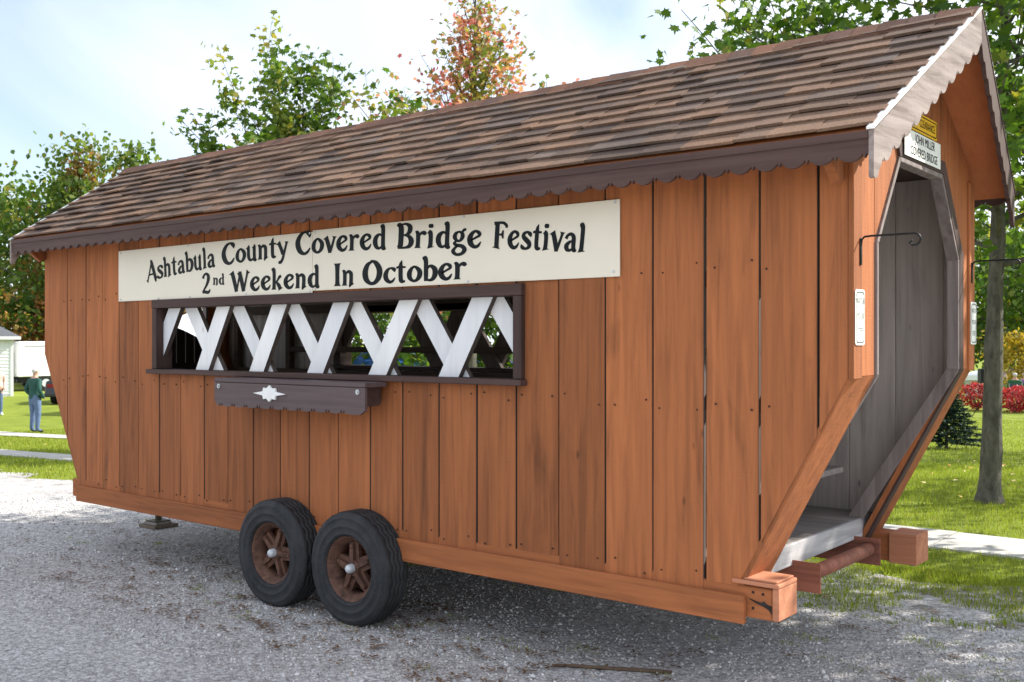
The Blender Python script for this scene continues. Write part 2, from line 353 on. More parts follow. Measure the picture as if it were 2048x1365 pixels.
# skirt rails and long floor beams
b = MB(); b.cbox(-6.55, -3.02, -.032, -.002, .424, .553); b.build('skirt_board', M['orange_x'], TR)
b = MB(); b.cbox(-3.016, -.487, -.034, -.004, .424, .557); b.build('skirt_board', M['orange_x'], TR)
b = MB(); b.cbox(-6.665, -.36, .002, .19, .452, .60, .006); be = b.build('floor_beam', M['orange_x'], TR)
b = MB(); b.cbox(-.357, -.325, -.004, .205, .455, .606, .004); b.build('end_cap', M['orange_end'], be)
b = MB(); b.cbox(-.56, -.322, -.012, .20, .608, .628, .004); b.cbox(-.50, -.335, .0, .19, .629, .639, .003); b.build('cap_board', M['orange_end'], be)
b = MB()
for px, pz in ((-.455, .575), (-.405, .572), (-.455, .50)): b.tube([(px, .003, pz), (px, -.002, pz)], .0065, 8)
b.build('bolt_hole', M['dark'], be)
cr = [(-.475, .5425), (-.47, .543), (-.44, .535), (-.415, .532), (-.40, .54), (-.385, .528), (-.362, .522), (-.362, .484), (-.375, .502), (-.39, .510), (-.405, .516), (-.43, .522), (-.46, .535)]
b = MB(); b.prism(cr, 'y', -.0015, .003); b.build('rot_crack', plain('rotten_wood', (.03, .026, .022), .95, 0, .5, 40), be)
b = MB(); b.cbox(-6.665, -.40, W - .20, W - .01, .44, .60, .006); be2 = b.build('floor_beam', M['orange_x'], TR)
b = MB(); b.cbox(-.398, -.235, W - .225, W - .005, .435, .615, .004); b.build('end_cap', M['orange_end'], be2)
# floor
y = .04; k = 0
flo = MB().box(-6.5, -.56, .1, W - .1, .60, .655).build('floor_joist', M['darkwood'], TR)
while y < W - .05:
    b = MB(); b.cbox(-6.55, -.545 + random.uniform(-.006, .004), y, min(y + .185, W - .05), .66, .70, .003); b.build('floor_plank', M['grey_x'], flo); y += .19
b = MB(); b.cbox(-.558, -.527, .06, W - .07, .585, .6985, .005); b.build('floor_edge', M['grey_y'], TR)
# door sill, hitch tube and its plates
hit = MB(); hit.cbox(-.95, -.375, .615, .625, .46, .615, .002); hit.cbox(-.95, -.375, 1.50, 1.51, .455, .61, .002); hit.cbox(-.80, -.79, .626, 1.499, .47, .60, .002)
ho = hit.build('hitch_plate', M['rust'], TR)
b = MB(); b.tube([(-.435, .6255, .552), (-.435, 1.4995, .548)], .038, 20); b.build('hitch_tube', M['rust'], ho, True)
# ------- gable ends with the octagonal doorway
SL = .648; EV = 2.642                                       # roof: z = EV + SL*(Y+.2)
def roofz(y): return EV + SL * (min(y, W - y) + .2) - .045
def gable(x_out, x_in, mat, kn, sgn, detail):
    bd = [0, .10, .30, .62, .97, 1.32, 1.64, 1.84, W]
    ctr = None
    for a, c in zip(bd, bd[1:]):
        a2, c2 = a + .0025, c - .0025
        if a == .62 or a == .97: base = [(a2, 2.66), (c2, 2.66)]
        elif a == .30: base = [(a2, 2.22 + .44 * (a2 - .3) / .32), (c2, 2.66 - .44 * (.62 - c2) / .32)]
        elif a == 1.32: base = [(a2, 2.66 - .44 * (a2 - 1.32) / .32), (c2, 2.22 + .44 * (1.64 - c2) / .32)]
        else: base = [(a2, kn), (c2, kn)]
        top = [(c2, roofz(c2)), (a2, roofz(a2))]
        if a2 < W / 2 < c2: top = [top[0], (W / 2, roofz(W / 2)), top[1]]
        b = MB(); b.prism(base + top, 'x', x_out, x_in, 0, .003); b.build('gable_board', mat, TR)
    # slanted corner boards below the knee
    xe = -.60 if sgn > 0 else -6.50
    for y0, y1 in ((.0065, .30), (1.64, W - .0065)):
        poly = [(x_out, kn), (xe + .02 * sgn, .46), (xe - .012 * sgn, .46), (x_in - .004 * sgn, kn)]
        b = MB(); b.prism(poly, 'y', y0, y1); b.build('slanted_board', mat, TR)
    # lining of the opening: six boards
    th = .022; xf, xb = x_out + .012 * sgn, x_out - .05 * sgn
    y0, y1 = .30, 1.64
    pth = [(y0, kn), (y0, 2.22), (.62, 2.66), (1.32, 2.66), (y1, 2.22), (y1, kn)]
    inn = [(y0 + th, kn), (y0 + th, 2.211), (.632, 2.634), (1.308, 2.634), (y1 - th, 2.211), (y1 - th, kn)]
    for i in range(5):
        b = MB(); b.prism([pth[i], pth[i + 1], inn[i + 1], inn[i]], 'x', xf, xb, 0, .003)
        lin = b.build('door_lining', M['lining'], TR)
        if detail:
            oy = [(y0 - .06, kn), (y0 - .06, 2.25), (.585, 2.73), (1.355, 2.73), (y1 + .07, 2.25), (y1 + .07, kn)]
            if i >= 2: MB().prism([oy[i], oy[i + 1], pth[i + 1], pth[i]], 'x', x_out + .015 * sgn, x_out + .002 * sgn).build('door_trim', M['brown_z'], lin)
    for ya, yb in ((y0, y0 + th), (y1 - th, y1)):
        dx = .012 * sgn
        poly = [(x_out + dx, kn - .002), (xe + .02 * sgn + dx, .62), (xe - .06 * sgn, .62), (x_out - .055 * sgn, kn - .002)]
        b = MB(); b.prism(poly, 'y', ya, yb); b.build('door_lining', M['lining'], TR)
    if detail:
        poly = [(x_out + .016, kn), (xe + .036, .46), (xe + .022, .46), (x_out + .003, kn)]
        MB().prism(poly, 'y', 1.642, 1.72).build('door_trim', M['brown_z'], TR)
gable(0.012, -.016, M['orange'], KN, 1, True)
gable(XL - .01, XL + .018, M['orange'], KF, -1, False)
# lit corner post
b = MB(); b.cbox(.002, .026, -.006, .10, KN - .01, 2.68, .004); b.build('corner_board', M['orange'], TR)
b = MB(); b.cbox(.002, .026, W - .10, W + .006, KN - .01, 2.68, .004); b.build('corner_board', M['orange'], TR)
b = MB(); b.prism([(-.16, 2.54), (-.16, 2.60), (-.006, 2.70), (-.006, 2.47), (-.05, 2.45)], 'x', -.06, -.015); b.build('eave_bracket', M['orange'], TR)
b = MB(); b.prism([(-.16, 2.54), (-.16, 2.60), (-.006, 2.70), (-.006, 2.47), (-.05, 2.45)], 'x', XL - .02, XL + .03); b.build('eave_bracket', M['orange'], TR)
# ------- picket gate in the far doorway
gt = MB(); gt.box(-7.02, -7.0, .34, 1.60, .95, 1.02); gt.box(-7.02, -7.0, .34, 1.60, 1.48, 1.55); gto = gt.build('gate_rail', M['gate'], TR)
y = .345
while y < 1.58:
    t0 = 1.93 - .53 * (y - .97) ** 2; t1 = 1.93 - .53 * (y + .088 - .97) ** 2
    MB().prism([(y, .75), (y + .088, .75), (y + .088, t1), (y, t0)], 'x', -7.045, -7.022).build('picket', M['gate'], gto); y += .1
# ------- interior: benches, tie beams, posts
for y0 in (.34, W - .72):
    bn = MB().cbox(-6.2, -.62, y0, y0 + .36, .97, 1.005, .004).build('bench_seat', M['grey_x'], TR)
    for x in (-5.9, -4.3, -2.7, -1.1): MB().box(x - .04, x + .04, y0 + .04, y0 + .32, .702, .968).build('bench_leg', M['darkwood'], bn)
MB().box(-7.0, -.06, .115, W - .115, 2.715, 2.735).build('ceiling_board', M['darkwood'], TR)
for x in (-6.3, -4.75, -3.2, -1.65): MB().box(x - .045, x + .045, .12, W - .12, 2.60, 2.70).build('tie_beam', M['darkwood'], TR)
# ------- windows: frames, lattice slats
def window(yo, sgn, front):
    Y = lambda d: yo + sgn * d
    def bx(x0, x1, d0, d1, z0, z1, nm, mat, par):
        a, c = sorted((Y(d0), Y(d1))); return MB().cbox(x0, x1, a, c, z0, z1, .004).build(nm, mat, par)
    fr = bx(WX0 - .065, WX1 + .062, -.035, .11, WZ1, WZ1 + .065, 'window_frame', M['brown_x'], TR)
    bx(WX0 - .06, WX0, -.033, .11, WZ0, WZ1 - .001, 'jamb', M['brown_z'], fr); bx(WX1, WX1 + .06, -.033, .11, WZ0, WZ1 - .001, 'jamb', M['brown_z'], fr)
    bx(WX0 - .10, WX1 + .075, -.06, .115, WZ0 - .035, WZ0 - .001, 'sill', M['brown_x'], fr)
    # slats: first the front layer leaning right, then the layer behind leaning left
    box_o = [(WX0 + .002, WZ0 + .001), (WX1 - .002, WZ0 + .001), (WX1 - .002, WZ1 - .002), (WX0 + .002, WZ1 - .002)]
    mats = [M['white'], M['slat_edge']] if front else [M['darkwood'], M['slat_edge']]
    hw = .079; H = WZ1 - WZ0
    tops = [-5.21, -4.60, -3.965, -3.34, -2.735, -2.145]; bots = [-5.50, -4.86, -4.22, -3.60, -3.01, -2.41]
    for a, c in zip(tops, bots):
        dx = (a - c) / H; p = [(c - hw - dx * .1, WZ0 - .1), (c + hw - dx * .1, WZ0 - .1), (a + hw + dx * .1, WZ1 + .1), (a - hw + dx * .1, WZ1 + .1)]
        p = clip_convex(p, box_o)
        if len(p) >= 3: slat(p, Y(.03), Y(.068), mats, fr)
    tops2 = [-5.06, -4.49, -3.885, -3.28, -2.685, -2.10]; 
    for a in tops2:
        c = a + .33; dx = (a - c) / H; p = [(c - hw - dx * .1, WZ0 - .1), (c + hw - dx * .1, WZ0 - .1), (a + hw + dx * .1, WZ1 + .1), (a - hw + dx * .1, WZ1 + .1)]
        p = clip_convex(p, box_o)
        if len(p) >= 3: slat(p, Y(.07), Y(.106), mats, fr)
    return fr
def slat(p, ya, yb, mats, par):
    b = MB(); b.prism(p, 'y', ya, yb, 1); b.m[1] = 0; b.m[0] = 1; b.build('lattice_slat', mats, par)
window(0, 1, True); window(W, -1, False)
# shelf rail inside below the far window
MB().cbox(-6.0, -1.2, W - .16, W - .115, 1.66, 1.71, .004).build('hand_rail', M['darkwood'], TR)
# ------- flower box under the window, front board scalloped like the eaves
def scallop(L, per=.125, arc=.093, depth=.020, tooth=.008):
    out = []; n = max(1, round(L / per)); p = L / n
    for i in range(n):
        a = arc * p / per
        for k in range(7): out.append((i * p + a * k / 6, -depth * math.sin(math.pi * k / 6) ** .7))
        r = p - a; out += [(i * p + a + r * .25, .010), (i * p + a + r * .5, -tooth), (i * p + a + r * .75, .010)]
    out.append((L, 0)); return out
PX0, PX1 = -4.347, -2.85
b = MB(); b.box(PX0 + .04, PX1 - .045, -.205, -.064, 1.36, 1.495); b.box(PX0 + .05, PX1 - .06, -.06, -.036, 1.37, 1.49); pb = b.build('flower_box', M['brown_x'], TR)
low = [(PX0, 1.365), (PX0 + .010, 1.335), (PX0 + .035, 1.318)]
k = PX0 + .05
while k < PX1 - .09:
    low += [(k, 1.317), (k + .016, 1.340), (k + .020, 1.317), (k + .024, 1.317), (k + .040, 1.338), (k + .044, 1.318), (k + .09, 1.312)]; k += .136
low += [(PX1 - .05, 1.312), (PX1 - .02, 1.326), (PX1, 1.34)]
b = MB(); b.prism(low + [(PX1, 1.475), (PX0, 1.475)], 'y', -.225, -.206); b.build('scalloped_board', M['planter'], pb)
MB().cbox(PX0 - .01, PX1 - .004, -.222, -.04, 1.477, 1.507, .004).build('top_rail', M['planter'], pb)
sx_, sz_ = -3.74, 1.415
star = []
for k in range(16):
    a = 2 * math.pi * k / 16; r = 1.0 if k % 2 == 0 else .42
    rx = .165 if k % 8 == 0 else (.03 if k % 4 == 0 else .085); 
    star.append((sx_ + math.cos(a) * (rx if k % 2 == 0 else .072), sz_ + math.sin(a) * (.054 if k % 2 == 0 else .036)))
MB().prism(star, 'y', -.240, -.226, 0, .002).build('star_emblem', M['drip'], pb)
for x in (PX0 + .055, PX1 - .06):
    b = MB(); b.tube([(x, -.2255, 1.45), (x, -.232, 1.45)], .016, 12); b.tube([(x, -.232, 1.45), (x, -.239, 1.45)], .008, 6); b.build('bolt', M['zinc'], pb)
# ------- roof deck, shingles, fascia, bargeboards
E_Y, E_Z = -.20, 2.640; A_Y, A_Z = W / 2, 3.40
XE0, XE1, XA0, XA1 = -7.262, .168, -7.405, .285
sl = Vector((0, A_Y - E_Y, A_Z - E_Z)); SLEN = sl.length; sl.normalize(); nn = Vector((0, -sl.z, sl.y))
dk = MB()
for s in (1, -1):
    f = (lambda y: y) if s == 1 else (lambda y: W - y)
    lo = [(XE0, f(E_Y), E_Z - .03), (XE1, f(E_Y), E_Z - .03), (XA1, A_Y, A_Z - .03), (XA0, A_Y, A_Z - .03)]
    hi = [(a, c, d + .028) for a, c, d in lo]
    dk.add(lo + hi, [(0, 3, 2, 1), (4, 5, 6, 7), (0, 1, 5, 4), (1, 2, 6, 5), (3, 0, 4, 7)])
deck = dk.build('roof_deck', M['orange_y'], TR)
NC = 11; EX = SLEN / NC
um = bpy.data.meshes.new('shingle')
T = .0135
um.from_pydata([(0, -.004, 0), (1, -.004, 0), (1, 1.12, -.001), (0, 1.12, -.001), (0, -.004, T), (.5, -.012, T), (1, -.004, T), (1, 1.12, .002), (0, 1.12, .002)], [],
               [(3, 2, 1, 0), (4, 5, 6, 7, 8), (0, 1, 6, 5, 4), (1, 2, 7, 6), (3, 0, 4, 8)]); um.materials.append(M['shingle'])
rs = random.Random(11)
def wob(x, c): return .005 * math.sin(x * 1.3 + c * .7) + .004 * math.sin(x * 3.7 + c * 2.1) + .003 * math.sin(x * 9 + c * 5)
tabs = []
for c in range(NC):
    s0 = c * EX; t_ = (s0 + EX / 2) / SLEN; xa = XE0 + (XA0 - XE0) * t_ - .012; xb = XE1 + (XA1 - XE1) * t_ + .012
    x = xa; first = True
    while x < xb - .01:
        wd = rs.choice((.13, .16, .2, .23, .27, .32)) * (rs.uniform(.4, 1) if first else 1); first = False
        if xb - (x + wd) < .10: wd = xb - x
        lift = rs.choice((.001, .002, .006)); tilt = rs.uniform(-.003, .003)
        s1 = s0 + wob(x, c); p0 = Vector((x, E_Y, E_Z)) + sl * s1 + nn * (.003 + lift)
        dx = Vector((wd - .0015, 0, 0)) + sl * (wob(x + wd, c) - wob(x, c)) + nn * tilt
        mat = Matrix((dx, sl * EX, nn)).transposed().to_4x4(); mat.translation = p0 + nn * .004
        mat = mat @ Matrix(((1, 0, 0, 0), (0, 1, 0, 0), (0, -.009, 1, .008), (0, 0, 0, 1)))
        tabs.append((x, mat)); x += wd
tabs.sort(key=lambda q: -q[0]); rest = MB()
for k, (x, mat) in enumerate(tabs):
    if k < 295:
        o = bpy.data.objects.new('shingle', um); COL.objects.link(o); o.parent = deck; o.matrix_basis = mat
    else: rest.add([(mat @ q.co)[:] for q in um.vertices], [tuple(p.vertices) for p in um.polygons])
tag(rest.build('far_end_shingles', M['shingle'], deck), kind='stuff')
fs = MB()                                                   # far slope, out of sight
for c in range(NC):
    s0 = c * EX; q = lambda s, h: (W - (E_Y + sl.y * s - sl.z * h), E_Z + sl.z * s + sl.y * h)
    (ya, za), (yb, zb), (yc, zc) = q(s0 - .004, .002), q(s0 - .004, .018), q(s0 + EX, .008)
    t_ = s0 / SLEN; xa = XE0 + (XA0 - XE0) * t_ - .012; xb = XE1 + (XA1 - XE1) * t_ + .012
    fs.add([(xa, ya, za), (xb, ya, za), (xb, yb, zb), (xa, yb, zb), (xb, yc, zc), (xa, yc, zc)], [(1, 0, 3, 2), (2, 3, 5, 4)])
tag(fs.build('far_slope_shingles', M['shingle'], deck), kind='stuff')
cm = bpy.data.meshes.new('ridge_shingle'); hwid = .12
cv = []
for x, h in ((0, .020), (.30, .010)):
    for y in (-hwid, -.012, .012, hwid): cv.append((x, y, h - abs(y) * sl.z / sl.y + (.006 if abs(y) < .05 else 0)))
    for y in (-hwid, hwid): cv.append((x, y, h - abs(y) * sl.z / sl.y - .008))
cm.from_pydata(cv, [], [(0, 1, 7, 6), (1, 2, 8, 7), (2, 3, 9, 8), (4, 0, 6, 10), (3, 5, 11, 9), (0, 4, 5, 3, 2, 1)]); cm.materials.append(M['ridge'])
x = XA0 - .01
while x < XA1 - .05:
    o = bpy.data.objects.new('ridge_shingle', cm); COL.objects.link(o); o.parent = deck
    o.location = (x, A_Y, A_Z + .012 + rs.uniform(0, .004)); o.rotation_euler = (0, rs.uniform(-.01, .01), 0)
    if x + .30 > XA1 + .02: o.scale.x = (XA1 + .02 - x) / .30
    x += .142
def fascia(y0, y1, zl=2.527):
    L = XE1 - XE0; low = [(XE0 + x, zl + z) for x, z in scallop(L)]
    b = MB(); b.prism(low + [(XE1, 2.630), (XE0, 2.630)], 'y', y0, y1); return b.build('eave_board', M['brown_x'], TR)
fa = fascia(-.222, -.201); fascia(W + .222, W + .201, 2.585)
MB().cbox(XE0, XE1, -.229, -.2225, 2.598, 2.632, .002).build('eave_strip', M['brown_x'], fa)
def barge(xe, xa, s, near, nm='bargeboard'):
    f = (lambda y: y) if s == 1 else (lambda y: W - y); th = .022 * (1 if near else -1)
    y0, z0, y1, z1 = E_Y - .03, E_Z - .012, A_Y, A_Z + .004
    L = math.hypot(y1 - y0, z1 - z0); pat = scallop(L, .120, .092, .022, .006)
    lowp = [(t / L, -.170 + z * 1.1 + (-.02 if t < .05 else 0)) for t, z in pat]; v = []; n = len(lowp)
    for side in (0, 1):
        for t, w_ in lowp + [(1, 0), (0, 0)]: v.append((xe + (xa - xe) * t + side * th, f(y0 + (y1 - y0) * t), z0 + (z1 - z0) * t + w_))
    m_ = n + 2; fc = [tuple(range(m_)), tuple(range(m_, 2 * m_))[::-1]] + [(i, i + m_, (i + 1) % m_ + m_, (i + 1) % m_) for i in range(m_)]
    o = meshobj(nm, v, fc, M['barge'] if s == 1 else M['brown_z'], TR)
    b = MB(); pts = []
    for d, hgt in ((-.006, .004), (.026, .004), (.026, .015), (-.006, .015)):
        for t in (0, 1): pts.append((xe + (xa - xe) * t + d * (1 if near else -1), f(y0 - .01 + (y1 - y0 + .01) * t), z0 + (z1 - z0) * t + hgt))
    b.add(pts, [(0, 1, 3, 2), (2, 3, 5, 4), (4, 5, 7, 6), (6, 7, 1, 0), (0, 2, 4, 6), (1, 7, 5, 3)])
    b.build('drip_edge', M['drip'] if s == 1 else M['brown_z'], o)
barge(XE1 + .003, XA1 + .003, 1, True); barge(XE1 + .003, XA1 + .003, -1, True)
barge(XE0 - .003, XA0 - .003, 1, False); barge(XE0 - .003, XA0 - .003, -1, False)
# ------- wheels
def wheel(x, y, s):
    # s=-1 faces the camera side
    prof = [(.195, .045), (.20, .075), (.207, .090), (.213, .094), (.216, .099), (.222, .099), (.226, .0965), (.258, .103), (.262, .1055), (.268, .1055), (.272, .103), (.292, .103), (.310, .099), (.313, .101), (.320, .0985), (.332, .088)]
    grooves = [-.050, -.0165, .0165, .050]
    tread = []
    for i, g in enumerate(grooves): tread += [(.354, g - .0055, i), (.345, g - .003, i), (.345, g + .003, i), (.354, g + .0055, i)]
    sec = [(r, d, None) for r, d in prof] + [(.346, .082, None)] + [(r, -d, i) for r, d, i in tread] + [(.346, -.082, None)] + [(r, -d, None) for r, d in prof[::-1]]
    n = 96; v = []; f = []; m_ = len(sec)
    for k in range(n):
        a = 2 * math.pi * k / n; zz = .0065 * (1 if (k // 2) % 2 else -1) * (0 if False else 1)
        for r, d, gi in sec:
            dd = d + (zz if gi is not None else 0); v.append((r * math.cos(a), dd, r * math.sin(a)))
    for k in range(n):
        for j in range(m_ - 1): f.append((k * m_ + j, ((k + 1) % n) * m_ + j, ((k + 1) % n) * m_ + j + 1, k * m_ + j + 1))
    def lathe(pr, n=48):
        v = [(r * math.cos(2 * math.pi * k / n), d, r * math.sin(2 * math.pi * k / n)) for k in range(n) for r, d in pr]; q = len(pr)
        return v, [(k * q + j, k * q + j + 1, ((k + 1) % n) * q + j + 1, ((k + 1) % n) * q + j) for k in range(n) for j in range(q - 1)]
    rv, rf = lathe([(.203, -.086), (.205, -.081), (.199, -.078), (.190, -.074), (.184, -.055), (.168, -.045), (.160, -.01), (.157, .05), (.184, .06), (.2, .08)])
    wh = meshobj('wheel', [(p[0], p[1] * (-s), p[2]) for p in rv], rf, M['rim'], TR, True)
    wh.location = (x, y, .352); wh.rotation_euler = (0, random.uniform(0, 6), 0)
    t = meshobj('tyre', v, f, M['tyre'], wh, True)
    sp = MB()                                               # five cast spokes of the hub spider
    for k in range(5):
        a = 2 * math.pi * k / 5 + .3; ca, sa = math.cos(a), math.sin(a)
        for (r0, r1, w0, w1, d0, d1) in ((.03, .158, .046, .040, -.034, -.008), (.03, .150, .016, .012, -.056, -.034)):
            P = lambda r, o, d: (r * ca - o * sa, d * (-s), r * sa + o * ca)
            sp.add([P(r0, -w0, d0), P(r1, -w1, d0 + .012), P(r1, w1, d0 + .012), P(r0, w0, d0), P(r0, -w0, d1), P(r1, -w1, d1 + .012), P(r1, w1, d1 + .012), P(r0, w0, d1)], [(0, 1, 2, 3), (7, 6, 5, 4), (0, 4, 5, 1), (1, 5, 6, 2), (2, 6, 7, 3), (3, 7, 4, 0)])
        c = (.135 * ca, 0, .135 * sa); sp.tube([(c[0], -.03 * (-s) * 1, c[2]), (c[0], -.05 * (-s), c[2])], .013, 6)
    sv, sf = lathe([(.0, -.05), (.05, -.05), (.058, -.02), (.062, .05), (.157, .052)], 24); sp.add([(p[0], p[1] * (-s), p[2]) for p in sv], sf)
    sp.build('hub_spider', M['rim'], wh)
    hv, hf = lathe([(0, -.100), (.016, -.098), (.026, -.088), (.029, -.06), (.029, -.03)], 20)
    meshobj('hub_cap', [(p[0], p[1] * (-s), p[2]) for p in hv], hf, M['hub'], wh, True)
    return wh
for x in (-3.824, -3.067):
    wheel(x, -.075, -1); wheel(x, W + .075, 1)
    MB().tube([(x, .03, .352), (x, W - .03, .352)], .038, 12).build('axle', M['rust'], TR)
for y in (.45, W - .45): MB().box(-6.5, -.9, y - .04, y + .04, .40, .598).build('chassis_rail', M['rust'], TR)
# tongue and jack at the far end
b = MB(); b.tube([(-7.0, 1.03, .07), (-7.0, 1.03, .62)], .03, 12); b.box(-7.08, -6.92, .95, 1.11, .062, .072); b.box(-7.25, -6.4, .98, 1.08, .50, .598); b.build('jack_leg', plain('dull_olive_steel', (.07, .06, .035), .6, .2, .2), TR)
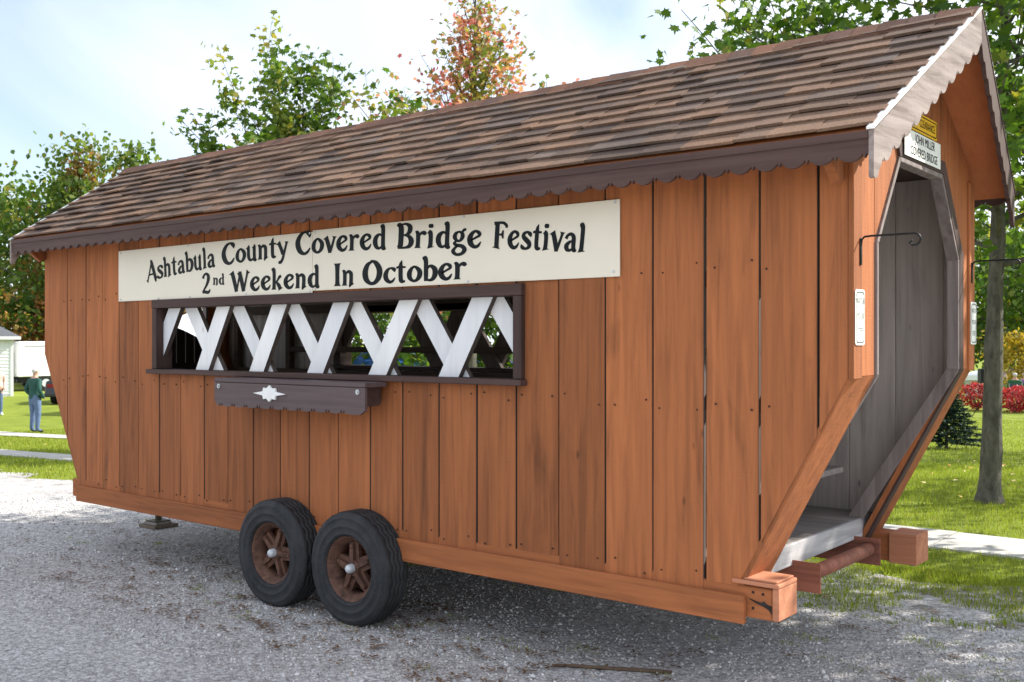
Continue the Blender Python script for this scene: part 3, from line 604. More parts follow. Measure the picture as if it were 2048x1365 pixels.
# ------- long sign with its lettering
sg = MB(); sg.cbox(-5.925, -3.5765, -.012, -.0055, 2.075, 2.478, .0015); sg.cbox(-3.5735, -1.187, -.012, -.0055, 2.088, 2.486, .0015)
sign = sg.build('banner_sign', M['cream'], TR)
for x, z in ((-5.89, 2.462), (-5.89, 2.09), (-5.36, 2.085), (-4.97, 2.466), (-4.95, 2.086), (-4.3, 2.47), (-4.28, 2.087), (-3.60, 2.468), (-3.55, 2.472), (-3.60, 2.09), (-3.55, 2.098), (-2.25, 2.476), (-2.22, 2.10), (-1.215, 2.47), (-1.225, 2.115)):
    MB().tube([(x, -.012, z), (x, -.0165, z)], .0075, 8).build('screw', M['zinc'], sign)
G = {   # glyph: advance, strokes of (x, y, width); baseline 0, x-height .66, cap 1
 'A': (.74, [[(.03, -.03, .20), (.07, .03, .10), (.22, .42, .09), (.41, .98, .10)], [(.34, 1.05, .05), (.40, .92, .17), (.53, .45, .19), (.64, .05, .19), (.68, 0, .27)], [(.15, .30, .09), (.58, .31, .09)]]),
 's': (.48, [[(.42, .46, .05), (.38, .56, .15), (.26, .63, .09), (.13, .56, .13), (.13, .44, .16), (.25, .33, .18), (.36, .22, .17), (.36, .10, .14), (.23, .02, .09), (.09, .07, .14), (.04, .17, .05)]]),
 'h': (.56, [[(.05, 1.02, .10), (.08, .95, .17), (.12, .80, .15), (.12, .2, .15), (.11, .05, .17), (.11, 0, .26)], [(.15, .48, .05), (.27, .61, .12), (.38, .54, .15), (.40, .40, .15), (.39, .06, .16), (.40, 0, .25)]]),
 't': (.40, [[(.22, .92, .03), (.18, .78, .12), (.17, .6, .15), (.17, .2, .15), (.21, .05, .15), (.34, .05, .07)], [(.01, .62, .08), (.12, .65, .10), (.36, .63, .07)]]),
 'a': (.54, [[(.07, .44, .12), (.14, .57, .10), (.27, .61, .12), (.36, .50, .15), (.37, .2, .15), (.40, .05, .15), (.50, .05, .06)], [(.36, .38, .05), (.22, .33, .10), (.11, .20, .16), (.14, .07, .15), (.26, .04, .09), (.36, .15, .05)]]),
 'b': (.55, [[(.05, 1.02, .10), (.08, .95, .17), (.12, .80, .15), (.12, .3, .15), (.12, .0, .13)], [(.14, .46, .05), (.27, .61, .11), (.42, .50, .17), (.45, .30, .18), (.38, .10, .15), (.25, .03, .10), (.12, .08, .06)]]),
 'u': (.58, [[(.06, .67, .24), (.11, .60, .15), (.11, .25, .15), (.16, .08, .14), (.27, .04, .10), (.38, .16, .05)], [(.38, .67, .20), (.41, .60, .15), (.41, .12, .15), (.45, .03, .17), (.53, .02, .05)]]),
 'l': (.30, [[(.06, 1.02, .10), (.10, .95, .17), (.14, .80, .15), (.14, .2, .15), (.13, .06, .17), (.14, 0, .28)]]),
 'C': (.74, [[(.66, .72, .04), (.64, .88, .19), (.48, .98, .10), (.28, .90, .15), (.13, .65, .20), (.12, .40, .22), (.22, .15, .20), (.40, .03, .13), (.56, .10, .12), (.68, .27, .05)]]),
 'o': (.58, [[(.24, .66, .04), (.36, .58, .12), (.47, .42, .17), (.46, .22, .17), (.35, .06, .12), (.22, .05, .11), (.11, .18, .16), (.10, .38, .17), (.18, .56, .12), (.30, .64, .07)]]),
 'n': (.58, [[(.03, .62, .08), (.09, .64, .12), (.13, .52, .15), (.13, .2, .15), (.12, .05, .17), (.12, 0, .25)], [(.16, .48, .05), (.28, .61, .12), (.39, .54, .15), (.41, .40, .15), (.40, .06, .16), (.42, 0, .25)]]),
 'y': (.54, [[(.05, .66, .25), (.11, .58, .16), (.22, .30, .15), (.28, .10, .14)], [(.47, .67, .17), (.45, .55, .10), (.34, .16, .11), (.26, -.10, .12), (.16, -.24, .13), (.06, -.22, .13)]]),
 'v': (.52, [[(.05, .66, .25), (.10, .58, .17), (.19, .28, .17), (.25, -.03, .13)], [(.45, .67, .20), (.43, .57, .10), (.33, .22, .10), (.26, -.03, .08)]]),
 'e': (.54, [[(.12, .28, .07), (.28, .38, .08), (.42, .48, .10), (.40, .58, .13), (.29, .64, .10), (.17, .56, .13), (.10, .38, .18), (.13, .18, .18), (.25, .05, .14), (.38, .08, .11), (.48, .24, .04)]]),
 'r': (.46, [[(.03, .62, .08), (.09, .64, .12), (.13, .52, .15), (.13, .2, .15), (.12, .05, .17), (.12, 0, .26)], [(.16, .46, .06), (.24, .58, .10), (.35, .60, .16), (.41, .52, .10)]]),
 'd': (.58, [[(.36, 1.02, .10), (.39, .95, .17), (.42, .80, .15), (.42, .2, .15), (.45, .04, .18), (.54, .02, .06)], [(.40, .52, .05), (.28, .61, .10), (.14, .50, .16), (.10, .30, .18), (.16, .10, .15), (.28, .04, .10), (.41, .16, .06)]]),
 'B': (.70, [[(.03, .90, .10), (.12, .96, .16), (.18, .80, .19), (.17, .2, .19), (.13, .03, .20)], [(.20, .97, .06), (.38, .98, .10), (.52, .86, .17), (.50, .66, .16), (.38, .55, .09), (.22, .53, .06)], [(.30, .54, .06), (.48, .48, .13), (.58, .30, .19), (.52, .10, .16), (.34, .03, .09), (.06, .02, .07)]]),
 'i': (.32, [[(.05, .66, .15), (.12, .60, .16), (.14, .45, .15), (.14, .2, .15), (.13, .05, .17), (.14, 0, .28)], [(.14, .79, .12), (.14, .84, .17), (.14, .90, .17), (.14, .95, .12)]]),
 'g': (.54, [[(.24, .64, .06), (.36, .56, .12), (.38, .42, .14), (.30, .28, .10), (.19, .28, .10), (.11, .40, .14), (.14, .55, .12), (.26, .63, .07)], [(.34, .58, .07), (.44, .70, .10), (.50, .68, .08)], [(.18, .27, .07), (.10, .17, .10), (.20, .10, .12), (.38, .06, .14), (.47, -.07, .15), (.38, -.22, .12), (.20, -.26, .11), (.07, -.15, .13), (.12, -.02, .10), (.22, .08, .08)]]),
 'F': (.64, [[(.20, .97, .18), (.19, .80, .18), (.19, .2, .18), (.19, .06, .20), (.18, 0, .34)], [(.05, .93, .13), (.22, .955, .10), (.44, .955, .10), (.57, .86, .11), (.57, .77, .09)], [(.24, .52, .07), (.40, .52, .08)], [(.45, .68, .05), (.43, .58, .09), (.43, .47, .09), (.46, .37, .05)]]),
 '2': (.60, [[(.08, .74, .15), (.15, .90, .12), (.30, .97, .12), (.43, .86, .18), (.43, .66, .18), (.32, .42, .14), (.14, .17, .10), (.06, .05, .09)], [(.05, .07, .13), (.2, .08, .15), (.42, .05, .14), (.52, .14, .10), (.55, .22, .03)]]),
 'W': (1.02, [[(.06, .95, .27), (.12, .86, .19), (.22, .5, .18), (.33, .0, .16)], [(.52, .97, .16), (.48, .75, .09), (.34, .02, .08)], [(.46, .93, .22), (.52, .8, .18), (.62, .4, .18), (.70, .0, .16)], [(.93, .96, .22), (.88, .84, .10), (.71, .02, .09)]]),
 'k': (.57, [[(.05, 1.02, .10), (.08, .95, .17), (.12, .80, .15), (.12, .2, .15), (.11, .05, .17), (.11, 0, .26)], [(.15, .30, .06), (.28, .42, .08), (.38, .58, .12), (.46, .62, .12)], [(.22, .36, .08), (.33, .22, .15), (.41, .05, .17), (.44, 0, .25)]]),
 'I': (.38, [[(.18, 1.0, .32), (.18, .90, .20), (.18, .5, .17), (.18, .1, .19), (.18, 0, .32)]]),
 'O': (.82, [[(.34, 1.02, .05), (.54, .90, .17), (.68, .60, .21), (.65, .28, .20), (.50, .06, .15), (.32, .04, .14), (.16, .22, .20), (.12, .54, .21), (.22, .84, .16), (.40, .97, .08)]]),
 'c': (.50, [[(.44, .46, .04), (.42, .57, .15), (.30, .63, .08), (.17, .55, .13), (.10, .36, .17), (.13, .17, .17), (.25, .05, .13), (.36, .08, .10), (.46, .22, .04)]]),
}
def cr_spline(pts, n=6):
    P = [np.array(p) for p in pts]; P = [2 * P[0] - P[1]] + P + [2 * P[-1] - P[-2]]; out = []
    for i in range(1, len(P) - 2):
        a, b_, c, d = P[i - 1:i + 3]
        for k in range(n):
            t = k / n; out.append(.5 * (2 * b_ + (c - a) * t + (2 * a - 5 * b_ + 4 * c - d) * t * t + (3 * b_ - a - 3 * c + d) * t ** 3))
    out.append(P[-2]); return out
def glyph(ch, x0, z0, sx, sz, ang, y, mat, parent):
    b = MB(); ca, sa = math.cos(ang), math.sin(ang)
    for si, st in enumerate(G[ch][1]):
        pts = cr_spline(st); v = []; f = []; L = []; Rr = []
        for i, p in enumerate(pts):
            q0, q1 = pts[max(0, i - 1)], pts[min(len(pts) - 1, i + 1)]; dx, dy = q1[0] - q0[0], q1[1] - q0[1]; l = math.hypot(dx, dy) or 1
            w_ = max(.012, p[2] * 1.07) * .5
            for s in (1, -1):
                gx, gy = p[0] - s * dy / l * w_, p[1] + s * dx / l * w_
                X, Z = gx * sx, gy * sz
                v.append((x0 + X * ca - Z * sa, y - si * .0002, z0 + X * sa + Z * ca))
        for i in range(len(pts) - 1): f.append((2 * i, 2 * i + 2, 2 * i + 3, 2 * i + 1))
        b.add(v, f)
    return b.build('letter', mat, parent)
def word(txt, X0, X1, zf, h, angf=None):
    adv = sum(G[c][0] for c in txt); k = (X1 - X0) / adv; x = X0
    for c in txt:
        xm = x + G[c][0] * k / 2; an = angf(xm) if angf else 0
        glyph(c, x, zf(xm) - math.tan(an) * (xm - x), k, h, an, -.0135, M['ink'], sign); x += G[c][0] * k
arc = lambda x: 2.337 - .0262 * (x + 3.45) ** 2
arca = lambda x: math.atan(-.0524 * (x + 3.45))
for txt, a, c in (('Ashtabula', -5.516, -4.63), ('County', -4.556, -3.82), ('Covered', -3.745, -2.88), ('Bridge', -2.80, -2.11), ('Festival', -2.04, -1.40)): word(txt, a, c, lambda x: arc(x) - .004, .150, arca)
flat = lambda x: 2.105 + .004 * (x + 4.8)
word('2', -4.80, -4.69, flat, .148)
word('nd', -4.665, -4.525, lambda x: flat(x) + .058, .078)
word('Weekend', -4.46, -3.495, flat, .146); word('In', -3.37, -3.165, flat, .146); word('October', -3.10, -2.225, flat, .146)
# ------- small signs on the gable
def text_mesh(body, size, xs, loc, rot, mat, parent, name='lettering', align='CENTER', sp=1.0):
    cu = bpy.data.curves.new('t', 'FONT'); cu.body = body; cu.size = size; cu.align_x = align; cu.align_y = 'CENTER'; cu.space_line = sp; cu.resolution_u = 3; cu.offset = 0
    o = bpy.data.objects.new('t', cu); COL.objects.link(o); dg = bpy.context.evaluated_depsgraph_get(); me = bpy.data.meshes.new_from_object(o.evaluated_get(dg)); bpy.data.objects.remove(o)
    me.transform(Matrix.LocRotScale(Vector(loc), rot, Vector((xs, 1, 1)))); me.materials.clear(); return link(name, me, mat, parent)
ROTX = Matrix(((0, 0, 1), (1, 0, 0), (0, 1, 0))).to_quaternion()     # text on a +X facing board: x->Y, y->Z
def rounded(y0, y1, z0, z1, r):
    out = []
    for cy, cz, a0 in ((y1 - r, z1 - r, 0), (y0 + r, z1 - r, 90), (y0 + r, z0 + r, 180), (y1 - r, z0 + r, 270)):
        for k in range(4): a = R(a0 + 30 * k); out.append((cy + r * math.cos(a), cz + r * math.sin(a)))
    return out
def ring(poly_o, poly_i, x): return [(x, *p) for p in poly_o] + [(x, *p) for p in poly_i], [(i, (i + 1) % len(poly_o), len(poly_o) + (i + 1) % len(poly_o), len(poly_o) + i) for i in range(len(poly_o))]
def smallsign(y0, y1, z0, z1, r, x, mat, ink, nm, border):
    b = MB(); b.prism(rounded(y0, y1, z0, z1, r), 'x', x - .003, x); o = b.build(nm, mat, TR)
    if border:
        i1, i2 = .010, .015; v, f = ring(rounded(y0 + i1, y1 - i1, z0 + i1, z1 - i1, r), rounded(y0 + i2, y1 - i2, z0 + i2, z1 - i2, r), x + .0015); meshobj('border', v, f, ink, o)
    return o
o = smallsign(.655, 1.24, 2.672, 2.806, .004, .036, M['signwhite'], M['ink'], 'name_sign', False)
text_mesh('JOHN MILLER', .064, .84, (.0375, .975, 2.772), ROTX, M['ink'], o); text_mesh('COVERED BRIDGE', .064, .84, (.0375, .962, 2.706), ROTX, M['ink'], o)
o = smallsign(.72, 1.175, 2.812, 2.912, .012, .036, M['signyellow'], M['ink'], 'clearance_sign', True)
text_mesh('CLEARANCE', .058, .78, (.0375, 1.01, 2.862), ROTX, M['ink'], o)
for y0, y1 in ((-.002, .096), (W - .096, W + .002)):
    o = smallsign(y0 + .006, y1 + .022, 1.737, 1.985, .014, .031, M['signwhite'], M['faded'], 'step_sign', True)
    for k, tx in enumerate(('WATCH', 'YOUR', 'STEP')): text_mesh(tx, .038, .72, (.0325, (y0 + y1) / 2 + .014, 1.932 - .066 * k), ROTX, M['faded'], o)
# wrought-iron hanging brackets
for y in (.075, W - .06):
    b = MB(); b.cbox(.027, .032, y - .010, y + .010, 2.095, 2.215, .001)
    pts = [(.030, y, 2.18), (.033, y, 2.208), (.045, y, 2.220), (.075, y, 2.222), (.262, y, 2.222)] + [(.262 + .026 * math.sin(a), y, 2.196 + .026 * math.cos(a)) for a in (.5, 1, 1.6, 2.2, 2.8, 3.5, 4.1)] + [(.262 - .008, y, 2.192)]
    b.tube(pts, .0048, 8); b.build('hanging_bracket', M['iron'], TR, True)

# ------------------------------------------------------------ loose things on the gravel
def atD(u, d, z=0): t = (u - 1024) / 2060; p = CAM + FW * d + RT * (t * d); return (p.x, p.y, gz(p.x, p.y) if z is None else z)
b = MB(); b.cbox(-7.14, -6.87, .91, 1.16, .008, .038, .004); jb = b.build('wooden_block', wood('grey_scrap_block', (.10, .08, .055), (.19, .15, .11), 'x'), None)
b = MB(); b.cbox(-7.10, -6.90, .94, 1.11, .039, .061, .003); b.build('upper_plank', M['grey_x'], jb)
tag(jb, 'flat scrap wood block under the jack at the far end of the trailer', 'block')
b = MB(); b.tube([(-1.60, -.03, .016), (-1.50, .03, .017), (-1.35, .105, .016), (-1.19, .19, .016), (-1.04, .265, .015)], [.008, .010, .011, .011, .010], 8); b.tube([(-1.36, .10, .02), (-1.345, .12, .034)], [.008, .005], 6)
tag(b.build('stick', wood('dry_stick_bark', (.05, .03, .02), (.13, .09, .06), 'x'), None, True), 'thin broken brown stick lying on the gravel in front', 'stick')
rg = random.Random(5); NPR = np.random.default_rng(5)
def fast(name, verts, nper, mat, parent=None, smooth=False):
    verts = np.asarray(verts, dtype=np.float32).reshape(-1, 3); nv = len(verts); nf = nv // nper
    me = bpy.data.meshes.new(name); me.vertices.add(nv); me.vertices.foreach_set('co', verts.ravel()); me.loops.add(nv); me.loops.foreach_set('vertex_index', np.arange(nv, dtype=np.int32))
    me.polygons.add(nf); me.polygons.foreach_set('loop_start', np.arange(0, nv, nper, dtype=np.int32)); me.polygons.foreach_set('loop_total', np.full(nf, nper, dtype=np.int32)); me.update(calc_edges=True)
    return link(name, me, mat, parent, smooth)
def rotmats(n, tilt=None):
    q = NPR.normal(size=(n, 4)); q /= np.linalg.norm(q, axis=1)[:, None]; w_, x, y, z = q.T
    return np.stack([np.stack([1 - 2 * (y * y + z * z), 2 * (x * y - z * w_), 2 * (x * z + y * w_)], -1), np.stack([2 * (x * y + z * w_), 1 - 2 * (x * x + z * z), 2 * (y * z - x * w_)], -1), np.stack([2 * (x * z - y * w_), 2 * (y * z + x * w_), 1 - 2 * (x * x + y * y)], -1)], 1)
def scatter(n, x0, x1, y0, y1):
    return np.stack([NPR.uniform(x0, x1, n), NPR.uniform(y0, y1, n)], 1)
# gravel stones: low polyhedra
octv = np.array([(1, 0, 0), (-1, 0, 0), (0, 1, 0), (0, -1, 0), (0, 0, 1), (0, 0, -1)], float)
octf = np.array([(0, 2, 4), (2, 1, 4), (1, 3, 4), (3, 0, 4), (2, 0, 5), (1, 2, 5), (3, 1, 5), (0, 3, 5)])
def stones(pts, r0, r1):
    n = len(pts); V = octv[None] * (1 + NPR.uniform(-.35, .35, (n, 6, 1))); V = V * (NPR.uniform(r0, r1, (n, 1, 1)) * np.array([1, .8, .55])); V = np.einsum('nij,nkj->nki', rotmats(n), V)
    z = np.array([gz(*p) for p in pts]) + .008 + NPR.uniform(-.002, .004, n); V[:, :, 0] += pts[:, :1]; V[:, :, 1] += pts[:, 1:2]; V[:, :, 2] += z[:, None]
    return V[:, octf.ravel()].reshape(-1, 3)
def island_mat(name, stops, rough=.85, trans=0, tscale=1.0):
    m, t, bs = newmat(name); g = t.nodes.new('ShaderNodeNewGeometry'); c = ramp(t, g.outputs['Random Per Island'], stops)
    t.links.new(c, bs.inputs['Base Color']); bs.inputs['Roughness'].default_value = rough; bs.inputs['Specular IOR Level'].default_value = .25
    if trans:
        tr = t.nodes.new('ShaderNodeBsdfTranslucent'); t.links.new(mix(t, 1, c, (1.25 * tscale, 1.3 * tscale, .6 * tscale), 'MULTIPLY'), tr.inputs[0]); ms = t.nodes.new('ShaderNodeMixShader'); ms.inputs[0].default_value = trans
        t.links.new(bs.outputs[0], ms.inputs[1]); t.links.new(tr.outputs[0], ms.inputs[2]); t.links.new(ms.outputs[0], t.nodes['Material Output'].inputs[0])
    return m
# stones are unwelded triangles, so weld them by building indexed faces
def fast_indexed(name, V, F, mat):
    n, k, _ = V.shape; idx = (F[None] + (np.arange(n) * k)[:, None, None]).reshape(-1); me = bpy.data.meshes.new(name)
    me.vertices.add(n * k); me.vertices.foreach_set('co', V.astype(np.float32).ravel()); me.loops.add(len(idx)); me.loops.foreach_set('vertex_index', idx.astype(np.int32)); nf = len(idx) // 3
    me.polygons.add(nf); me.polygons.foreach_set('loop_start', np.arange(0, 3 * nf, 3, dtype=np.int32)); me.polygons.foreach_set('loop_total', np.full(nf, 3, dtype=np.int32)); me.update(calc_edges=True); return link(name, me, mat)
def stoneV(pts, r0, r1):
    n = len(pts); V = octv[None] * (1 + NPR.uniform(-.35, .35, (n, 6, 1))); V = V * (NPR.uniform(r0, r1, (n, 1, 1)) * np.array([1, .8, .6])); V = np.einsum('nij,nkj->nki', rotmats(n), V)
    z = np.array([gz(*p) for p in pts]) + .007; V[:, :, 0] += pts[:, :1]; V[:, :, 1] += pts[:, 1:2]; V[:, :, 2] += z[:, None]; return V
mst = island_mat('loose_gravel_stone', [(0, (.22, .21, .21)), (.35, (.44, .43, .42)), (.7, (.60, .585, .57)), (.93, (.76, .75, .74)), (1, (.42, .33, .26))])
P1 = np.concatenate([scatter(15000, -5.5, 1.0, -1.2, 2.4), scatter(6500, -10, -5.5, -1, 2.6)])
tag(fast_indexed('gravel_stones', np.concatenate([stoneV(P1, .006, .013), stoneV(P1[::24] + .02, .013, .024)]), octf, mst), 'loose pale limestone chippings scattered over the drive', 'gravel', kind='stuff')
# dry leaf litter in small drifts
cl = np.concatenate([scatter(230, -5.8, -1.0, -.75, .5), scatter(60, -7.5, -3, -.8, .8), scatter(22, -1.5, .5, .6, 2.4)])
lp = np.concatenate([c + NPR.normal(0, 1, (rg.randint(3, 16), 2)) * np.array([.045, .03]) for c in cl]); n = len(lp)
q = np.array([(-1, 0, 0), (-.2, -.45, .1), (1, 0, .25), (.1, .5, .1)]) * .017
an = NPR.uniform(0, 6.28, n); sc_ = NPR.uniform(.5, 1.3, n); V = q[None] * sc_[:, None, None]; ca, sa = np.cos(an)[:, None], np.sin(an)[:, None]
V = np.stack([V[:, :, 0] * ca - V[:, :, 1] * sa + lp[:, :1], V[:, :, 0] * sa + V[:, :, 1] * ca + lp[:, 1:2], V[:, :, 2] + .017 + NPR.uniform(0, .006, (n, 1))], -1)
tag(fast('dry_leaf_litter', V, 4, island_mat('dry_leaf', [(0, (.10, .055, .03)), (.5, (.17, .10, .055)), (1, (.24, .15, .085))])), 'small brown leaf scraps drifted over the gravel', 'leaf litter', kind='stuff')
# grass blades
def blades(pts, h0, h1, wd):
    n = len(pts); a = NPR.uniform(0, 6.28, n); h = NPR.uniform(h0, h1, n); ln = NPR.uniform(0, .6, n) * h; b_ = NPR.uniform(0, 6.28, n); z = np.array([gz(*p) for p in pts])
    dx, dy = np.cos(a) * wd, np.sin(a) * wd; V = np.zeros((n, 3, 3))
    V[:, 0] = np.stack([pts[:, 0] - dx, pts[:, 1] - dy, z], -1); V[:, 1] = np.stack([pts[:, 0] + dx, pts[:, 1] + dy, z], -1); V[:, 2] = np.stack([pts[:, 0] + np.cos(b_) * ln, pts[:, 1] + np.sin(b_) * ln, z + h], -1); return V
def off_walk(p): return p[(p[:, 1] < 4.53) | (p[:, 1] > 5.42)]
def off_path(p): y = 5.2 + 6.1 * (p[:, 0] + 40) / 34; return p[~((p[:, 0] > -40) & (p[:, 0] < -6) & (p[:, 1] > y - .03) & (p[:, 1] < y + .93))]
near = scatter(95000, -4.5, 4.5, 3.25, 13); far = scatter(45000, -9, 5, 13, 30); left = scatter(60000, -26, -9, 2.6, 13)
edge_n = scatter(75000, -4.0, 2.2, .8, 3.7)                 # thinning into the gravel
from mathutils import noise as mnoise
keep = np.array([(y - .8) / 3.0 + mnoise.noise(Vector((x * 1.6, y * 2.4, 3))) * .75 + mnoise.noise(Vector((x * 5, y * 8, 1))) * .35 > .53 for x, y in edge_n]); edge_n = edge_n[keep]
tuft = np.concatenate([c + NPR.normal(0, 1, (26, 2)) * np.array([.045, .025]) for c in np.concatenate([scatter(26, -5.2, -1.0, -.5, .6), scatter(26, -1.2, .6, .7, 2.2), scatter(10, -8, -5, 0, 1.8)])])
GM = island_mat('grass_blade', [(0, (.14, .18, .018)), (.5, (.245, .30, .035)), (.9, (.32, .36, .055)), (1, (.38, .34, .11))], .6, .45)
left = off_path(left)
tag(fast('lawn_grass', np.concatenate([blades(off_walk(near), .03, .065, .0035), blades(far, .035, .07, .007), blades(off_walk(left), .035, .07, .007), blades(edge_n, .018, .05, .0035)]), 3, GM), 'short green mown grass around the gravel drive', 'grass', kind='stuff')
tag(fast('grass_tufts', blades(tuft, .012, .035, .003), 3, GM), 'little green tufts growing through the gravel', 'grass', kind='stuff')
fl = np.concatenate([scatter(110, -4, 3, 5.6, 14), scatter(70, -22, -10, 6, 12)]); n = len(fl); V = np.stack([np.stack([fl[:, 0] + .028 * np.cos(k + fl[:, 1] * 9) * (1 + .5 * np.sin(fl[:, 0] * 31)), fl[:, 1] + .028 * np.sin(k + fl[:, 1] * 9), np.array([gz(*p) for p in fl]) + .055 + .01 * math.sin(k * 2)], -1) for k in (0, 1.3, 2.6, 3.9, 5.2)], 1)
tag(fast('fallen_leaves', V, 5, island_mat('fallen_leaf', [(0, (.30, .12, .03)), (.5, (.42, .30, .06)), (1, (.5, .42, .22))])), 'scattered yellow and rust leaves fallen on the lawn', 'leaves', kind='stuff')

# ------------------------------------------------------------ trees
def mat_bark(name, c0, c1):
    m, t, bs = newmat(name); g = t.nodes.new('ShaderNodeNewGeometry'); p = mapping(t, g.outputs['Position'], (1, 1, .35))
    c = ramp(t, noise(t, p, 16, 6, .65), [(.3, c0), (.7, c1)]); c = mix(t, ramp(t, noise(t, g.outputs['Position'], 3, 4), [(.5, (0, 0, 0)), (.7, (.6, .6, .6))]), c, tuple(x * .45 for x in c0))
    t.links.new(c, bs.inputs['Base Color']); bs.inputs['Roughness'].default_value = .95; bump(t, bs, noise(t, p, 22, 6, .75), 1.0, .05); return m
M['bark'] = mat_bark('grey_maple_bark', (.06, .055, .042), (.20, .185, .145))
maple = [(0, 0), (.16, .08), (.42, -.04), (.36, .22), (.62, .42), (.34, .46), (.30, .62), (.14, .56), (0, .98), (-.14, .56), (-.30, .62), (-.34, .46), (-.62, .42), (-.36, .22), (-.42, -.04), (-.16, .08)]
simple = [(0, 0), (.34, .22), (.30, .55), (0, .95), (-.30, .55), (-.34, .22)]
def tree(name, label, cat, base, H, r0, crown0, rad, nprim, leaf, nleaf, lmat, seed, up=.55, prof=None, shape=simple, spread=.16, group=None, forks=4, trunk_lean=.02, pick=None):
    rt = random.Random(seed); base = Vector(base); prof = prof or (lambda t: math.sin(math.pi * min(1, (.18 + .82 * t)) ** .8) ** .7)
    root = empty(name, base); tag(root, label, cat, group)
    tb = MB(); pts = []; rads = []
    wx = wy = 0.0
    for i in range(25):
        t = i / 24; wx += rt.uniform(-.012, .012); wy += rt.uniform(-.012, .012); pts.append(Vector((trunk_lean * H * t + wx * H / 8, wy * H / 8, H * .94 * t))); rads.append(r0 * (1 - .9 * t) * (rt.uniform(.93, 1.09) if i else 1.4) + .006)
    pts.insert(1, pts[0] + Vector((0, 0, .12))); rads.insert(1, r0 * 1.12)
    tb.tube([pts[0] - Vector((0, 0, .1))] + pts, [r0 * 1.9] + rads, 14)
    def on_trunk(z):
        for p, q in zip(pts, pts[1:]):
            if p.z <= z <= q.z: return p + (q - p) * ((z - p.z) / max(1e-6, q.z - p.z))
        return pts[-1]
    segs = []
    for k in range(nprim):
        t = (k + rt.random() * .7) / nprim; z = crown0 + (H * .92 - crown0) * t; p0 = on_trunk(z); az = k * 2.399 + rt.uniform(-.4, .4); L = rad * max(.18, prof(t)) * rt.uniform(.75, 1.15)
        el = up * (.5 + .9 * t) + rt.uniform(-.12, .15); d = Vector((math.cos(az) * math.cos(el), math.sin(az) * math.cos(el), math.sin(el))); br = [p0]
        for j in range(5):
            d = (d + Vector((rt.uniform(-.14, .14), rt.uniform(-.14, .14), .07 + rt.uniform(-.1, .1)))).normalized(); br.append(br[-1] + d * (L / 5))
        rb = max(.007, r0 * .32 * (1 - .7 * t)); tb.tube(br, [rb * (1 - .82 * j / 5) for j in range(6)], 5, cap=False)
        for j in range(1, 5): segs.append((br[j], br[j + 1], .5 + .5 * j / 4))
        for f_ in range(forks):
            j = rt.randint(1, 4); q0 = br[j].lerp(br[j + 1], rt.random()); d2 = ((br[j + 1] - br[j]).normalized() + Vector((rt.uniform(-1, 1), rt.uniform(-1, 1), rt.uniform(-.25, .9)))).normalized(); l2 = L * rt.uniform(.22, .48); tw = [q0]
            for _ in range(3): d2 = (d2 + Vector((rt.uniform(-.2, .2), rt.uniform(-.2, .2), .1))).normalized(); tw.append(tw[-1] + d2 * (l2 / 3))
            tb.tube(tw, [max(.004, rb * .4 * (1 - .7 * i / 3)) for i in range(4)], 4, cap=False)
            for i in range(3): segs.append((tw[i], tw[i + 1], 1.0))
    tb.build('trunk', M['bark'], root, True)
    wts = np.array([s[2] * (s[1] - s[0]).length for s in segs]); rng = np.random.default_rng(seed); idx = rng.choice(len(segs), nleaf, p=wts / wts.sum())
    A = np.array([s[0][:] for s in segs]); B = np.array([s[1][:] for s in segs]); t = rng.random((nleaf, 1)); P = A[idx] * (1 - t) + B[idx] * t + rng.normal(0, 1, (nleaf, 3)) * spread * np.array([1, 1, .8]) * rad / 3 - np.array([0, 0, leaf * .4])
    k = len(shape); sh = np.array([(x, y, -.18 * abs(x) - .12 * y * y) for x, y in shape]); az = rng.uniform(0, 6.283, nleaf); ti = rng.normal(-.75, .55, nleaf); ro = rng.normal(0, .6, nleaf); s = leaf * rng.uniform(.6, 1.2, nleaf)
    X = sh[None, :, 0] * s[:, None]; Yy = sh[None, :, 1] * s[:, None]; Z = sh[None, :, 2] * s[:, None]
    c, s_ = np.cos(ro)[:, None], np.sin(ro)[:, None]; X, Z = X * c + Z * s_, -X * s_ + Z * c
    c, s_ = np.cos(ti)[:, None], np.sin(ti)[:, None]; Yy, Z = Yy * c - Z * s_, Yy * s_ + Z * c
    c, s_ = np.cos(az)[:, None], np.sin(az)[:, None]; X, Yy = X * c - Yy * s_, X * s_ + Yy * c
    V = np.stack([X + P[:, :1], Yy + P[:, 1:2], Z + P[:, 2:3]], -1)
    fast('crown', V, k, lmat, root); return root
def leafmat(name, stops, tr=.42, blotch=None, tint=(1.5, 1.45, .7)):
    m, t, bs = newmat(name); g = t.nodes.new('ShaderNodeNewGeometry'); c = ramp(t, g.outputs['Random Per Island'], stops)
    if blotch:
        f = ramp(t, noise(t, g.outputs['Position'], blotch[2], 3), [(blotch[1], (0, 0, 0)), (blotch[1] + .08, (1, 1, 1))]); c = mix(t, f, c, ramp(t, g.outputs['Random Per Island'], blotch[0]))
    t.links.new(c, bs.inputs['Base Color']); bs.inputs['Roughness'].default_value = .55; bs.inputs['Specular IOR Level'].default_value = .3
    tl = t.nodes.new('ShaderNodeBsdfTranslucent'); t.links.new(mix(t, 1, c, tint, 'MULTIPLY'), tl.inputs[0]); ms = t.nodes.new('ShaderNodeMixShader'); ms.inputs[0].default_value = tr
    t.links.new(bs.outputs[0], ms.inputs[1]); t.links.new(tl.outputs[0], ms.inputs[2]); t.links.new(ms.outputs[0], t.nodes['Material Output'].inputs[0]); return m
green = [(0, (.035, .085, .012)), (.5, (.075, .15, .02)), (.9, (.13, .21, .03)), (1, (.24, .23, .04))]
